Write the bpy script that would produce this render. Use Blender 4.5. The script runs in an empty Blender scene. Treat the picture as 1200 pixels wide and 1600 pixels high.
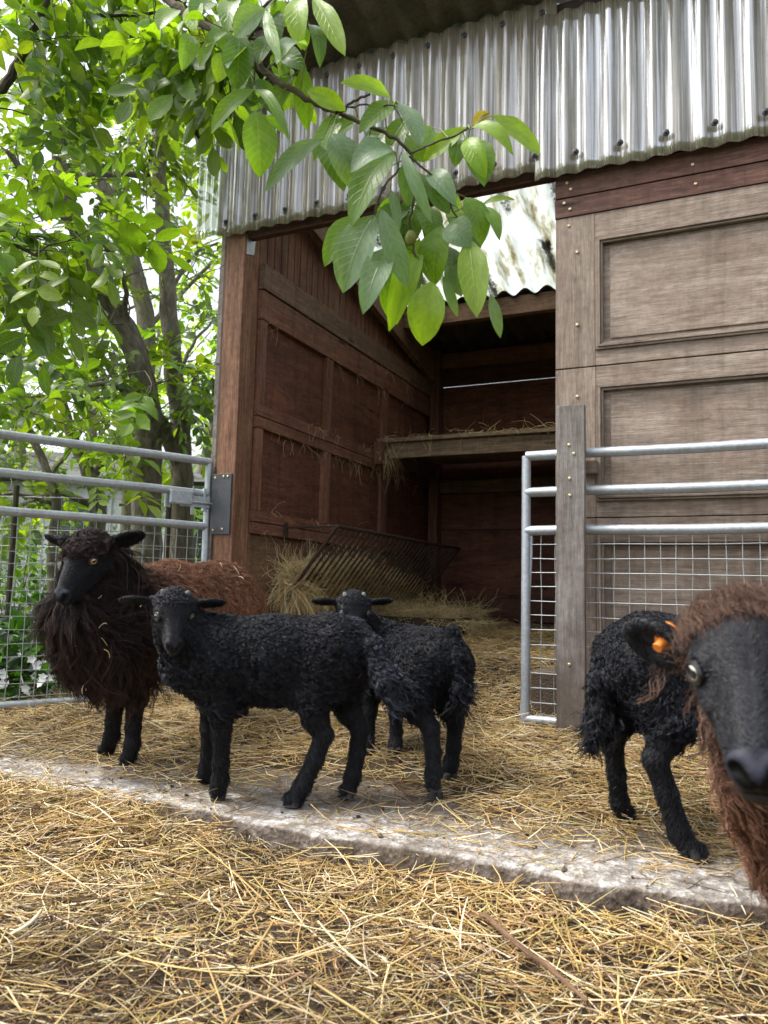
import bpy, math, random
import numpy as np
from mathutils import Vector, Matrix, Euler
random.seed(7)
rng = np.random.default_rng(11)
scene = bpy.context.scene
COL = scene.collection

# ------------------------------------------------------------ camera
FPX = 1220.0
PSI = math.radians(24.75); TH = math.atan(126 / FPX); RHO = math.radians(1.35)
R0 = np.array([math.cos(PSI), math.sin(PSI), 0.0]); F0 = np.array([-math.sin(PSI), math.cos(PSI), 0.0])
CF = F0 * math.cos(TH) + np.array([0, 0, math.sin(TH)])
U0 = np.cross(R0, CF)
CR = math.cos(RHO) * R0 + math.sin(RHO) * U0
CU = -math.sin(RHO) * R0 + math.cos(RHO) * U0
CAM = np.array([2.196, -3.138, 0.55])
cd = bpy.data.cameras.new('camera'); cam = bpy.data.objects.new('camera', cd); COL.objects.link(cam)
cam.matrix_world = Matrix(((CR[0], CU[0], -CF[0], CAM[0]), (CR[1], CU[1], -CF[1], CAM[1]), (CR[2], CU[2], -CF[2], CAM[2]), (0, 0, 0, 1)))
cd.sensor_fit = 'AUTO'; cd.sensor_width = 36.0; cd.lens = 36.0 * FPX / 1600.0
cd.clip_start = 0.05; cd.clip_end = 500
cd.dof.use_dof = True; cd.dof.focus_distance = 2.4; cd.dof.aperture_fstop = 6.2
scene.camera = cam

# ------------------------------------------------------------ world, sun, exposure (bright overcast day)
SUN_EL, SUN_AZ = math.radians(58), math.radians(212)       # azimuth of the sun, counter-clockwise from +X
world = bpy.data.worlds.new('World'); scene.world = world; world.use_nodes = True
wn = world.node_tree.nodes; wl = world.node_tree.links; wn.clear()
sky = wn.new('ShaderNodeTexSky'); sky.sky_type = 'NISHITA'; sky.sun_disc = False
sky.sun_elevation = SUN_EL; sky.sun_rotation = math.pi / 2 - SUN_AZ
sky.air_density = 1.0; sky.dust_density = 4.0; sky.ozone_density = 1.0
hsv = wn.new('ShaderNodeHueSaturation'); hsv.inputs['Saturation'].default_value = 0.30; hsv.inputs['Value'].default_value = 1.25
bg = wn.new('ShaderNodeBackground'); bg.inputs['Strength'].default_value = 0.15
wo = wn.new('ShaderNodeOutputWorld')
wl.new(sky.outputs[0], hsv.inputs['Color']); wl.new(hsv.outputs[0], bg.inputs[0]); wl.new(bg.outputs[0], wo.inputs[0])
sl = bpy.data.lights.new('sun', 'SUN'); sl.energy = 1.4; sl.angle = math.radians(14); sl.color = (1.0, 0.95, 0.88)
sun = bpy.data.objects.new('sun', sl); COL.objects.link(sun)
sd = Vector((math.cos(SUN_EL) * math.cos(SUN_AZ), math.cos(SUN_EL) * math.sin(SUN_AZ), math.sin(SUN_EL)))
sun.rotation_euler = sd.to_track_quat('Z', 'Y').to_euler()
scene.view_settings.view_transform = 'Standard'; scene.view_settings.look = 'None'
scene.view_settings.exposure = 1.15; scene.view_settings.gamma = 1.0; scene.view_settings.use_curve_mapping = False
scene.cycles.max_bounces = 8; scene.cycles.transparent_max_bounces = 12; scene.cycles.diffuse_bounces = 5
scene.cycles.use_denoising = True

# ------------------------------------------------------------ helpers
def at(px, py, depth):                     # a point of the photograph at a measured distance -> world
    return CAM + (CF + CR * (px - 600) / FPX - CU * (py - 800) / FPX) * depth
def atz(px, py, z=0.0):
    d = CF + CR * (px - 600) / FPX - CU * (py - 800) / FPX
    return CAM + d * ((z - CAM[2]) / d[2])
def unit(v):
    v = np.asarray(v, float); return v / (np.linalg.norm(v, axis=-1, keepdims=True) + 1e-12)

def tag(o, label=None, cat=None, group=None, kind=None):
    if label: o['label'] = label
    if cat: o['category'] = cat
    if group: o['group'] = group
    if kind: o['kind'] = kind
    return o
def empty(name, loc, label=None, cat=None, group=None):
    o = bpy.data.objects.new(name, None); COL.objects.link(o); o.location = loc; o.empty_display_size = 0.1
    return tag(o, label, cat, group)

def np_mesh(name, V, Fq, mat, parent=None, col=None, gc=None, smooth=False, origin=None):
    """V (n,3) world coords, Fq (m,k) int faces or list of faces; object origin at parent's or at origin"""
    V = np.asarray(V, np.float64)
    me = bpy.data.meshes.new(name)
    off = np.array(origin if origin is not None else (0, 0, 0), float)
    if parent is not None:
        off = np.array(parent_world(parent)); 
    Vl = (V - off).astype(np.float32)
    if isinstance(Fq, np.ndarray):
        k = Fq.shape[1]; m = len(Fq)
        me.vertices.add(len(Vl)); me.vertices.foreach_set('co', Vl.ravel())
        me.loops.add(m * k); me.loops.foreach_set('vertex_index', Fq.astype(np.int32).ravel())
        me.polygons.add(m); me.polygons.foreach_set('loop_start', np.arange(0, m * k, k, dtype=np.int32))
        try: me.polygons.foreach_set('loop_total', np.full(m, k, np.int32))
        except Exception: pass
        me.update(calc_edges=True)
    else:
        me.from_pydata(Vl.tolist(), [], Fq); me.update()
    if smooth: me.polygons.foreach_set('use_smooth', np.ones(len(me.polygons), bool))
    if col is not None:
        a = me.color_attributes.new('col', 'FLOAT_COLOR', 'POINT')
        c4 = np.ones((len(V), 4), np.float32); c4[:, :3] = col; a.data.foreach_set('color', c4.ravel())
    if gc is not None:
        a = me.attributes.new('gc', 'FLOAT_VECTOR', 'POINT'); a.data.foreach_set('vector', np.asarray(gc, np.float32).ravel())
    for mm in (mat if isinstance(mat, (list, tuple)) else [mat]): me.materials.append(mm)
    o = bpy.data.objects.new(name, me); COL.objects.link(o)
    if parent is not None: o.parent = parent
    elif origin is not None: o.location = origin
    return o
def parent_world(p):
    v = Vector((0, 0, 0)); q = p
    while q is not None: v = v + q.location; q = q.parent
    return tuple(v)

class MB:                                  # collects boards, tubes, ... into ONE mesh
    def __init__(s): s.v = []; s.f = []; s.g = []; s.c = []
    def add(s, V, F, G=None, c=(1, 1, 1)):
        n = len(s.v); V = [tuple(map(float, v)) for v in V]
        s.v += V; s.f += [[i + n for i in f] for f in F]
        s.g += [tuple(map(float, g)) for g in (G if G is not None else V)]; s.c += [c] * len(V)
    def board(s, x0, x1, y0, y1, z0, z1, axis=None, cuts=1, jit=0.0, tone=None):
        """box with its grain along its longest side (or along axis)"""
        d = (x1 - x0, y1 - y0, z1 - z0)
        ax = int(np.argmax(d)) if axis is None else axis
        o = np.array([random.uniform(0, 60) for _ in range(3)])
        oth = [i for i in range(3) if i != ax]
        lo = np.array([x0, y0, z0]); hi = np.array([x1, y1, z1])
        V = []; G = []
        for i in range(cuts + 1):
            t = i / cuts
            off = np.zeros(3)
            if 0 < i < cuts or jit: 
                for q in oth: off[q] = random.uniform(-jit, jit)
            for a, b in ((0, 0), (1, 0), (1, 1), (0, 1)):
                p = np.zeros(3); p[ax] = lo[ax] + (hi[ax] - lo[ax]) * t
                p[oth[0]] = (lo, hi)[a][oth[0]]; p[oth[1]] = (lo, hi)[b][oth[1]]
                p = p + off; V.append(p); q_ = p - lo
                G.append((q_[ax] + o[0], q_[oth[0]] + o[1], q_[oth[1]] + o[2]))
        F = []
        for i in range(cuts):
            a = 4 * i; b = a + 4
            for k in range(4): F.append([a + k, a + (k + 1) % 4, b + (k + 1) % 4, b + k])
        F.append([3, 2, 1, 0]); m = 4 * cuts; F.append([m, m + 1, m + 2, m + 3])
        if ax == 1: F = [f[::-1] for f in F]
        t = tone if tone is not None else random.uniform(0.82, 1.15)
        s.add(V, F, G, (t, t, t))
    def prism(s, pts, n, thick):           # polygon pts extruded along n*thick
        pts = [np.array(p, float) for p in pts]; n = np.array(n, float) * thick; k = len(pts)
        V = pts + [p + n for p in pts]
        F = [list(range(k))[::-1], list(range(k, 2 * k))] + [[i, (i + 1) % k, k + (i + 1) % k, k + i] for i in range(k)]
        o = np.array([random.uniform(0, 60) for _ in range(3)])
        d0 = unit(pts[1] - pts[0]); G = [((v - pts[0]) @ d0 + o[0], v[2] * 1.0 + o[1], v[0] + v[1] + o[2]) for v in V]
        s.add(V, F, G)
    def tube(s, pts, r, n=10, cap=True, c=(1, 1, 1)):
        pts = [np.array(p, float) for p in pts]; rs = r if isinstance(r, (list, tuple, np.ndarray)) else [r] * len(pts)
        V = []; G = []; F = []; L = 0; o = random.uniform(0, 50)
        t0 = unit(pts[1] - pts[0]); ref = np.array([0, 0, 1.0]) if abs(t0[2]) < .9 else np.array([1.0, 0, 0])
        u = unit(np.cross(t0, ref))
        for i, p in enumerate(pts):
            t = unit(pts[min(i + 1, len(pts) - 1)] - pts[max(i - 1, 0)])
            u = unit(u - t * (u @ t)); w = np.cross(t, u)
            if i: L += np.linalg.norm(p - pts[i - 1])
            for k in range(n):
                a = 2 * math.pi * k / n; V.append(p + (u * math.cos(a) + w * math.sin(a)) * rs[i]); G.append((L + o, math.cos(a) * rs[i] + o, math.sin(a) * rs[i] + o))
        for i in range(len(pts) - 1):
            for k in range(n): F.append([i * n + k, i * n + (k + 1) % n, (i + 1) * n + (k + 1) % n, (i + 1) * n + k])
        if cap: F.append(list(range(n))[::-1]); m = (len(pts) - 1) * n; F.append([m + k for k in range(n)])
        s.add(V, F, G, c)
    def disc(s, p, nrm, r, h=0.004, n=10):
        nrm = unit(np.array(nrm, float)); p = np.array(p, float); s.tube([p - nrm * 0.002, p + nrm * h * .6, p + nrm * h], [r, r, r * .6], n)
    def build(s, name, mat, parent=None, smooth=False, bevel=0.0, origin=None):
        o = np_mesh(name, np.array(s.v), s.f, mat, parent, col=np.array(s.c, np.float32), gc=np.array(s.g), smooth=smooth, origin=origin)
        if smooth:
            try: o.data.set_sharp_from_angle(angle=math.radians(40))
            except Exception: pass
        if bevel:
            b = o.modifiers.new('bevel', 'BEVEL'); b.width = bevel; b.segments = 2; b.limit_method = 'ANGLE'
        return o

# ------------------------------------------------------------ materials
class NT:
    def __init__(s, name):
        s.m = bpy.data.materials.new(name); s.m.use_nodes = True; s.t = s.m.node_tree; s.t.nodes.clear()
    def n(s, typ, **kw):
        nd = s.t.nodes.new(typ)
        for k, v in kw.items():
            if k.startswith('i_'): nd.inputs[k[2:].replace('_', ' ')].default_value = v
            else: setattr(nd, k, v)
        return nd
    def l(s, a, b): s.t.links.new(a, b)
    def attr(s, name): return s.n('ShaderNodeAttribute', attribute_name=name)
    def mapping(s, src, scale, loc=(0, 0, 0)):
        mp = s.n('ShaderNodeMapping'); mp.inputs['Scale'].default_value = scale; mp.inputs['Location'].default_value = loc
        s.l(src, mp.inputs[0]); return mp.outputs[0]
    def noise(s, vec, scale=1.0, detail=4, rough=0.55, dist=0.0):
        nd = s.n('ShaderNodeTexNoise'); nd.inputs['Scale'].default_value = scale; nd.inputs['Detail'].default_value = detail
        nd.inputs['Roughness'].default_value = rough; nd.inputs['Distortion'].default_value = dist
        if vec is not None: s.l(vec, nd.inputs['Vector'])
        return nd.outputs['Fac']
    def ramp(s, fac, stops):
        r = s.n('ShaderNodeValToRGB'); e = r.color_ramp.elements
        while len(e) < len(stops): e.new(0.5)
        for el, (p, c) in zip(e, stops):
            el.position = p; el.color = (*c, 1) if len(c) == 3 else c
        s.l(fac, r.inputs[0]); return r.outputs[0]
    def mix(s, a, b, fac, typ='MIX'):
        m = s.n('ShaderNodeMix', data_type='RGBA', blend_type=typ)
        for sock, v in ((m.inputs[6], a), (m.inputs[7], b), (m.inputs[0], fac)):
            if isinstance(v, (int, float)): sock.default_value = v
            elif isinstance(v, tuple): sock.default_value = (*v, 1)
            else: s.l(v, sock)
        return m.outputs[2]
    def math(s, op, a, b=None):
        m = s.n('ShaderNodeMath', operation=op)
        for i, v in enumerate((a, b)):
            if v is None: continue
            if isinstance(v, (int, float)): m.inputs[i].default_value = v
            else: s.l(v, m.inputs[i])
        return m.outputs[0]
    def bump(s, h, strength=0.3, dist=0.01):
        b = s.n('ShaderNodeBump'); b.inputs['Strength'].default_value = strength; b.inputs['Distance'].default_value = dist
        s.l(h, b.inputs['Height']); return b.outputs[0]
    def out(s, shader): o = s.n('ShaderNodeOutputMaterial'); s.l(shader, o.inputs[0]); return s.m
    def pbr(s, color, rough=0.7, metal=0.0, normal=None, spec=0.5, **kw):
        p = s.n('ShaderNodeBsdfPrincipled')
        for nm, v in (('Base Color', color), ('Roughness', rough), ('Metallic', metal), ('Specular IOR Level', spec)):
            if isinstance(v, (int, float)): p.inputs[nm].default_value = v
            elif isinstance(v, tuple): p.inputs[nm].default_value = (*v, 1)
            else: s.l(v, p.inputs[nm])
        if normal is not None: s.l(normal, p.inputs['Normal'])
        for k, v in kw.items(): p.inputs[k].default_value = v
        return p

def wood(name, dark, mid, light, rough=0.75, grain=1.0, dirt=(0.05, 0.035, 0.025), dirt_amt=0.35, bump=0.4, cross=120.0, knots=True):
    t = NT(name); g = t.attr('gc').outputs['Vector']
    a = t.noise(t.mapping(g, (3.0, cross * .35, cross * .35)), 1.0, 5, 0.6, 1.2)
    b = t.noise(t.mapping(g, (14.0, cross * 2.4, cross * 2.4)), 1.0, 3, 0.6)
    c = t.noise(t.mapping(g, (1.1, 5, 5)), 1.0, 4, 0.6)
    e = t.noise(t.mapping(g, (30.0, cross * 5, cross * 5)), 1.0, 2, 0.6)
    fac = t.math('ADD', t.math('ADD', t.math('MULTIPLY', a, 0.45), t.math('MULTIPLY', b, 0.33)), t.math('MULTIPLY', e, 0.22))
    col = t.ramp(fac, [(0.37, dark), (0.5, mid), (0.62, light)])
    tone = t.attr('col').outputs['Color']
    col = t.mix(col, tone, 1.0, 'MULTIPLY')
    blot = t.ramp(t.noise(t.mapping(g, (4, 9, 9)), 1.0, 6, 0.65), [(0.40, (0, 0, 0)), (0.72, (1, 1, 1))])
    col = t.mix(col, dirt, t.math('MULTIPLY', blot, dirt_amt))
    col = t.mix(col, t.ramp(c, [(0.3, (0.72, 0.72, 0.72)), (0.7, (1.2, 1.2, 1.2))]), 0.8, 'MULTIPLY')
    col = t.mix(col, t.ramp(t.noise(g, 34.0, 5, 0.7), [(0.3, (0.72, 0.72, 0.74)), (0.7, (1.22, 1.2, 1.18))]), 0.85, 'MULTIPLY')
    if knots:
        v = t.n('ShaderNodeTexVoronoi'); v.inputs['Scale'].default_value = 1.0
        t.l(t.mapping(g, (2.0, 9, 9)), v.inputs['Vector'])
        k = t.ramp(v.outputs['Distance'], [(0.05, (1, 1, 1)), (0.13, (0, 0, 0))])
        col = t.mix(col, tuple(x * .35 for x in dark), k)
    ob = t.n('ShaderNodeNewGeometry'); sz = t.n('ShaderNodeSeparateXYZ'); t.l(ob.outputs['Position'], sz.inputs[0])
    mud = t.ramp(t.math('SUBTRACT', t.math('MULTIPLY', t.noise(ob.outputs['Position'], 7.0, 6, 0.7), 1.1), sz.outputs[2]), [(0.02, (0, 0, 0)), (0.42, (1, 1, 1))])
    col = t.mix(col, (0.075, 0.055, 0.040), t.math('MULTIPLY', mud, 0.75))
    run = t.ramp(t.noise(t.mapping(ob.outputs['Position'], (16, 16, .9)), 1.0, 4, 0.6), [(0.50, (1, 1, 1)), (0.70, (.66, .64, .62))]); col = t.mix(col, run, 0.8, 'MULTIPLY')
    h = t.math('ADD', fac, t.math('MULTIPLY', blot, 0.2))
    return t.out(t.pbr(col, rough, normal=t.bump(h, bump, 0.006), spec=0.3).outputs[0])

M = {}
M['wood_red'] = wood('stained_wood', (0.080, 0.032, 0.019), (0.185, 0.078, 0.047), (0.285, 0.130, 0.080), dirt=(0.16, 0.115, 0.085), dirt_amt=0.42, bump=0.35)
M['wood_panel'] = wood('stained_panel', (0.075, 0.029, 0.017), (0.160, 0.062, 0.037), (0.220, 0.090, 0.055), dirt=(0.035, 0.02, 0.015), dirt_amt=0.5, bump=0.2, cross=60)
M['wood_brown'] = wood('brown_beam', (0.075, 0.042, 0.027), (0.180, 0.105, 0.068), (0.280, 0.175, 0.115), dirt=(0.16, 0.12, 0.09), dirt_amt=0.4)
M['wood_post'] = wood('post_wood', (0.085, 0.040, 0.024), (0.215, 0.108, 0.065), (0.330, 0.180, 0.112), dirt=(0.08, 0.045, 0.03), dirt_amt=0.4)
M['wood_fascia'] = wood('fascia_wood', (0.040, 0.020, 0.015), (0.098, 0.046, 0.034), (0.165, 0.085, 0.062), dirt=(0.12, 0.075, 0.055), dirt_amt=0.35)
M['wood_door'] = wood('weathered_door', (0.150, 0.118, 0.092), (0.275, 0.222, 0.178), (0.395, 0.330, 0.275), dirt=(0.165, 0.108, 0.078), dirt_amt=0.6, bump=0.5, cross=150, knots=False)
M['wood_grey'] = wood('grey_board', (0.105, 0.096, 0.088), (0.205, 0.190, 0.176), (0.305, 0.288, 0.270), dirt=(0.09, 0.06, 0.045), dirt_amt=0.55, bump=0.6, cross=170)
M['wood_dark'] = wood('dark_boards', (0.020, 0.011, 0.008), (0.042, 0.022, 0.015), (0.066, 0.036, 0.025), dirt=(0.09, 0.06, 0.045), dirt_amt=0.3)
M['wood_low'] = wood('worn_board', (0.10, 0.058, 0.034), (0.185, 0.110, 0.066), (0.255, 0.160, 0.100), dirt=(0.07, 0.035, 0.022), dirt_amt=0.6)
M['wood_shelf'] = wood('shelf_wood', (0.13, 0.088, 0.055), (0.24, 0.175, 0.115), (0.33, 0.25, 0.17), dirt=(0.12, 0.08, 0.05), dirt_amt=0.4)

def metal(name, base, rough, var=0.25, dirt=None, bump=0.1, metallic=0.9):
    t = NT(name); g = t.n('ShaderNodeTexCoord').outputs['Object']
    a = t.noise(g, 60, 5, 0.7); b = t.noise(g, 9, 5, 0.7)
    col = t.mix(base, tuple(min(1, x * (1 + var)) for x in base), t.ramp(a, [(0.35, (0, 0, 0)), (0.65, (1, 1, 1))]))
    if dirt: col = t.mix(col, dirt, t.math('MULTIPLY', t.ramp(b, [(0.48, (0, 0, 0)), (0.7, (1, 1, 1))]), 0.6))
    r = t.math('ADD', t.math('MULTIPLY', a, 0.3), rough - 0.1)
    return t.out(t.pbr(col, r, metallic, normal=t.bump(a, bump, 0.003)).outputs[0])
M['galv'] = metal('galvanised_steel', (0.36, 0.39, 0.425), 0.45, 0.35, (0.30, 0.30, 0.28), 0.25, 0.65)
M['wire'] = metal('galvanised_wire', (0.31, 0.33, 0.34), 0.45, 0.2, (0.25, 0.24, 0.21), 0.1, 0.6)
M['black_metal'] = metal('black_plate', (0.045, 0.05, 0.058), 0.5, 0.5, (0.09, 0.08, 0.07), 0.2, 0.2)
M['rack_metal'] = metal('rusty_rack', (0.040, 0.026, 0.022), 0.6, 0.5, (0.07, 0.035, 0.022), 0.3, 0.3)
M['screw'] = metal('screw_head', (0.42, 0.36, 0.22), 0.4, 0.3, None, 0.1, 0.8)
M['rubber'] = metal('black_cap', (0.018, 0.02, 0.023), 0.4, 0.3, None, 0.1, 0.0)

def attr_mat(name, rough=0.6, spec=0.4, sheen=0.0, sheen_rough=0.4, gain=1.0, translucent=0.0):
    t = NT(name); c = t.attr('col').outputs['Color']
    p = t.pbr(c, rough, spec=spec)
    if sheen: p.inputs['Sheen Weight'].default_value = sheen; p.inputs['Sheen Roughness'].default_value = sheen_rough
    if not translucent: return t.out(p.outputs[0])
    tr = t.n('ShaderNodeBsdfTranslucent'); t.l(c, tr.inputs[0]); mx = t.n('ShaderNodeMixShader'); mx.inputs[0].default_value = translucent
    t.l(p.outputs[0], mx.inputs[1]); t.l(tr.outputs[0], mx.inputs[2]); return t.out(mx.outputs[0])
M['straw'] = attr_mat('straw_stalks', 0.48, 0.45, translucent=0.15)
M['wool'] = attr_mat('wool_fibre', 0.42, 0.32)
M['hair'] = attr_mat('short_hair', 0.38, 0.4)
M['fleece'] = attr_mat('coarse_fleece', 0.6, 0.22)
M['bark'] = None
def bark():
    t = NT('walnut_bark'); g = t.attr('gc').outputs['Vector']
    a = t.noise(t.mapping(g, (9, 26, 26)), 1.0, 6, 0.7, 0.6); b = t.noise(t.mapping(g, (2.5, 6, 6)), 1.0, 3, 0.5)
    col = t.ramp(a, [(0.3, (0.060, 0.052, 0.040)), (0.5, (0.150, 0.132, 0.102)), (0.7, (0.28, 0.255, 0.205))])
    col = t.mix(col, (0.13, 0.14, 0.05), t.math('MULTIPLY', t.ramp(b, [(0.5, (0, 0, 0)), (0.7, (1, 1, 1))]), 0.55))
    col = t.mix(col, t.attr('col').outputs['Color'], 1.0, 'MULTIPLY')
    return t.out(t.pbr(col, 0.9, normal=t.bump(a, 0.9, 0.02), spec=0.2).outputs[0])
M['bark'] = bark()
def leafmat(name, trans=0.45, rough=0.42, veins=True):
    t = NT(name); c = t.attr('col').outputs['Color']; g = t.attr('gc').outputs['Vector']
    sep = t.n('ShaderNodeSeparateXYZ'); t.l(g, sep.inputs[0])
    x, y = sep.outputs[0], sep.outputs[1]                        # x along the midrib 0..1, y across -1..1
    ay = t.math('ABSOLUTE', y)
    ph = t.math('SUBTRACT', t.math('MULTIPLY', x, 62.0), t.math('MULTIPLY', ay, 13.0))
    s_ = t.math('SINE', ph)
    side = t.ramp(s_, [(0.86, (0, 0, 0)), (0.99, (1, 1, 1))])
    midr = t.ramp(ay, [(0.015, (1, 1, 1)), (0.06, (0, 0, 0))])
    v = t.math('MAXIMUM', side, midr)
    mott = t.noise(t.mapping(g, (6, 3, 3)), 1.0, 4, 0.6)
    c2 = t.mix(c, t.ramp(mott, [(0.3, (0.78, 0.8, 0.75)), (0.7, (1.18, 1.15, 1.1))]), 1.0, 'MULTIPLY')
    geo = t.n('ShaderNodeNewGeometry')
    if veins: c2 = t.mix(c2, (0.30, 0.38, 0.10), t.math('MULTIPLY', v, 0.24))
    spot = t.ramp(t.noise(t.mapping(g, (9, 4, 4)), 1.0, 3, 0.7), [(.70, (0, 0, 0)), (.74, (1, 1, 1))]); c2 = t.mix(c2, (.13, .075, .028), t.math('MULTIPLY', spot, .75))
    p = t.pbr(c2, rough, spec=0.5, normal=t.bump(t.math('ADD', t.math('MULTIPLY', v, -1.0), t.math('MULTIPLY', mott, 0.5)), 0.35, 0.004) if veins else None)
    tr = t.n('ShaderNodeBsdfTranslucent'); tc = t.mix(c2, (2.7, 2.7, 0.5), 1.0, 'MULTIPLY'); t.l(tc, tr.inputs[0])
    mx = t.n('ShaderNodeMixShader'); mx.inputs[0].default_value = trans
    t.l(p.outputs[0], mx.inputs[1]); t.l(tr.outputs[0], mx.inputs[2]); return t.out(mx.outputs[0])
M['leaf'] = leafmat('walnut_leaf', 0.40, 0.36)
M['petal'] = attr_mat('petal', 0.6, 0.2, translucent=0.3)
M['leaf_far'] = leafmat('foliage_leaf', 0.5, 0.45, False)

# ------------------------------------------------------------ value noise on the CPU (for terrain)
_ph = [(rng.uniform(0, 6.28), rng.uniform(0, 6.28)) for _ in range(40)]
def vnoise(x, y, f=1.0, oct=4, seed=0):
    x = np.asarray(x, float); y = np.asarray(y, float); r = np.zeros(np.broadcast(x, y).shape); amp = 1.0; tot = 0
    for o in range(oct):
        for k in range(3):
            p, q = _ph[(seed * 5 + o * 3 + k) % 40]; a = p * 1.7 + k * 2.1
            r = r + amp * np.sin((x * math.cos(a) + y * math.sin(a)) * f * (1 + .23 * k) * 6.28 + q + 1.7 * np.sin((y * math.cos(q) - x * math.sin(q)) * f * 3.1 + p))
        tot += 3 * amp; amp *= 0.55; f *= 2.1
    return r / tot
def smst(a, b, x):
    t = np.clip((x - a) / (b - a), 0, 1); return t * t * (3 - 2 * t)
SLAB_Y = -1.50
def edge_y(x): return SLAB_Y + 0.02 * np.sin(x * 2.3 + 1) + 0.012 * np.sin(x * 9.0) + 0.006 * np.sin(x * 31 + 2)
def fg_h(x, y):                             # littered yard in front of the slab
    return -0.092 + 0.022 * vnoise(x, y, 1.1, 4, 1) + 0.035 * smst(-1.75, -1.5, y) + .02 * smst(.9, .3, x) * smst(-1.75, -1.5, y)
def bed_h(x, y):                            # straw bedding on the slab, rising into the shed
    x = np.asarray(x, float); y = np.asarray(y, float)
    front = smst(-1.32, -0.75, y + 0.10 * vnoise(x, y, 0.8, 2, 3)) * 0.03 + smst(-0.8, -0.05, y) * 0.035
    wig = vnoise(x, y, 1.3, 4, 2)
    h = -0.012 + front * (1 + .5 * wig) + 0.008 * wig * smst(-1.3, -0.9, y)
    inside = (smst(-0.25, 0.75, y) * 0.20 + smst(0.7, 2.6, y) * 0.055)
    m = smst(1.48, 1.36, x) * smst(-0.13, -0.03, x)
    h = h + inside * m + 0.012 * wig * m * smst(0, .4, y)
    rear = (x > 1.40) & (y > 0.14); h = np.where(rear, 0.235 + 0.012 * wig + 0.03 * smst(.6, 2.6, y), h)
    out = (x < -0.09) & (y > 0.0); h = np.where(out, -0.05, h)
    return h
def grid_mesh(name, xs, ys, hf, mat, label=None, kind='structure', colf=None):
    X, Y = np.meshgrid(xs, ys, indexing='ij'); Z = hf(X, Y); nx, ny = X.shape
    V = np.stack([X, Y, Z], -1).reshape(-1, 3)
    i, j = np.meshgrid(np.arange(nx - 1), np.arange(ny - 1), indexing='ij'); a = (i * ny + j).ravel()
    F = np.stack([a, a + ny, a + ny + 1, a + 1], 1)
    o = np_mesh(name, V, F, mat, smooth=True); return tag(o, label, None, None, kind)

def soil():
    t = NT('dark_soil'); g = t.n('ShaderNodeTexCoord').outputs['Object']
    a = t.noise(g, 40, 6, 0.7); b = t.noise(g, 6, 5, 0.65); c = t.noise(t.mapping(g, (140, 60, 100)), 1, 3, 0.6)
    col = t.ramp(a, [(0.3, (0.030, 0.022, 0.015)), (0.5, (0.078, 0.058, 0.038)), (0.75, (0.16, 0.125, 0.080))])
    col = t.mix(col, (0.11, 0.078, 0.04), t.math('MULTIPLY', t.ramp(c, [(0.45, (0, 0, 0)), (0.6, (1, 1, 1))]), 0.6))
    col = t.mix(col, (0.048, 0.036, 0.026), t.ramp(b, [(0.45, (0, 0, 0)), (0.7, (1, 1, 1))]))
    return t.out(t.pbr(col, 0.9, normal=t.bump(t.math('ADD', a, c), 0.9, 0.02), spec=0.2).outputs[0])
M['soil'] = soil()
def turf():
    t = NT('garden_ground'); g = t.n('ShaderNodeTexCoord').outputs['Object']
    a = t.noise(g, 20, 6, 0.7)
    col = t.ramp(a, [(0.3, (0.02, 0.022, 0.01)), (0.55, (0.05, 0.075, 0.02)), (0.75, (0.09, 0.13, 0.03))])
    return t.out(t.pbr(col, 0.95, normal=t.bump(a, 1.0, 0.04), spec=0.1).outputs[0])
M['turf'] = turf()
def concrete():
    t = NT('weathered_concrete'); g = t.n('ShaderNodeTexCoord').outputs['Object']
    a = t.noise(g, 5, 6, 0.7); b = t.noise(g, 90, 4, 0.75); c = t.noise(g, 22, 5, 0.7)
    v = t.n('ShaderNodeTexVoronoi'); v.inputs['Scale'].default_value = 95; t.l(g, v.inputs['Vector'])
    agg = t.ramp(v.outputs['Color'], [(0.25, (0.6, 0.6, 0.6)), (0.8, (1.3, 1.3, 1.3))])
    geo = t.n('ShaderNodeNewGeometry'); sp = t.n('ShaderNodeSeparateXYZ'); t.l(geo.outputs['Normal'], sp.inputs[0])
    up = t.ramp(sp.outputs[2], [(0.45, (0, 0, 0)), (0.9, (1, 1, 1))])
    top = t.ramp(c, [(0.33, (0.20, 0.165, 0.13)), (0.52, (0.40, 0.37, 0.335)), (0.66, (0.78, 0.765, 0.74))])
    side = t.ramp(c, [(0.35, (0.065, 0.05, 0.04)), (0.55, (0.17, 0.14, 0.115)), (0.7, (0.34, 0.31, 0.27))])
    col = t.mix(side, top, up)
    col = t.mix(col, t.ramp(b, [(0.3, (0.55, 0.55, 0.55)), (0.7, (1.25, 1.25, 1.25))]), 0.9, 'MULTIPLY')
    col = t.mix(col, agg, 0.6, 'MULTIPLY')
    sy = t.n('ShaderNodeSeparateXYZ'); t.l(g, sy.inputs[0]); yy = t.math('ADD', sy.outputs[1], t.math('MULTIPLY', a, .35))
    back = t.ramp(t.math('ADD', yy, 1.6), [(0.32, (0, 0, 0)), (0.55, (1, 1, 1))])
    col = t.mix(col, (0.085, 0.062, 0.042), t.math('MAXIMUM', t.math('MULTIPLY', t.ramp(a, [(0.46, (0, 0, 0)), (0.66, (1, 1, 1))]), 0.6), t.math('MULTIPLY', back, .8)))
    return t.out(t.pbr(col, 0.9, normal=t.bump(t.math('ADD', b, t.math('MULTIPLY', v.outputs['Distance'], 0.8)), 0.8, 0.006), spec=0.25).outputs[0])
M['concrete'] = concrete()

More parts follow.
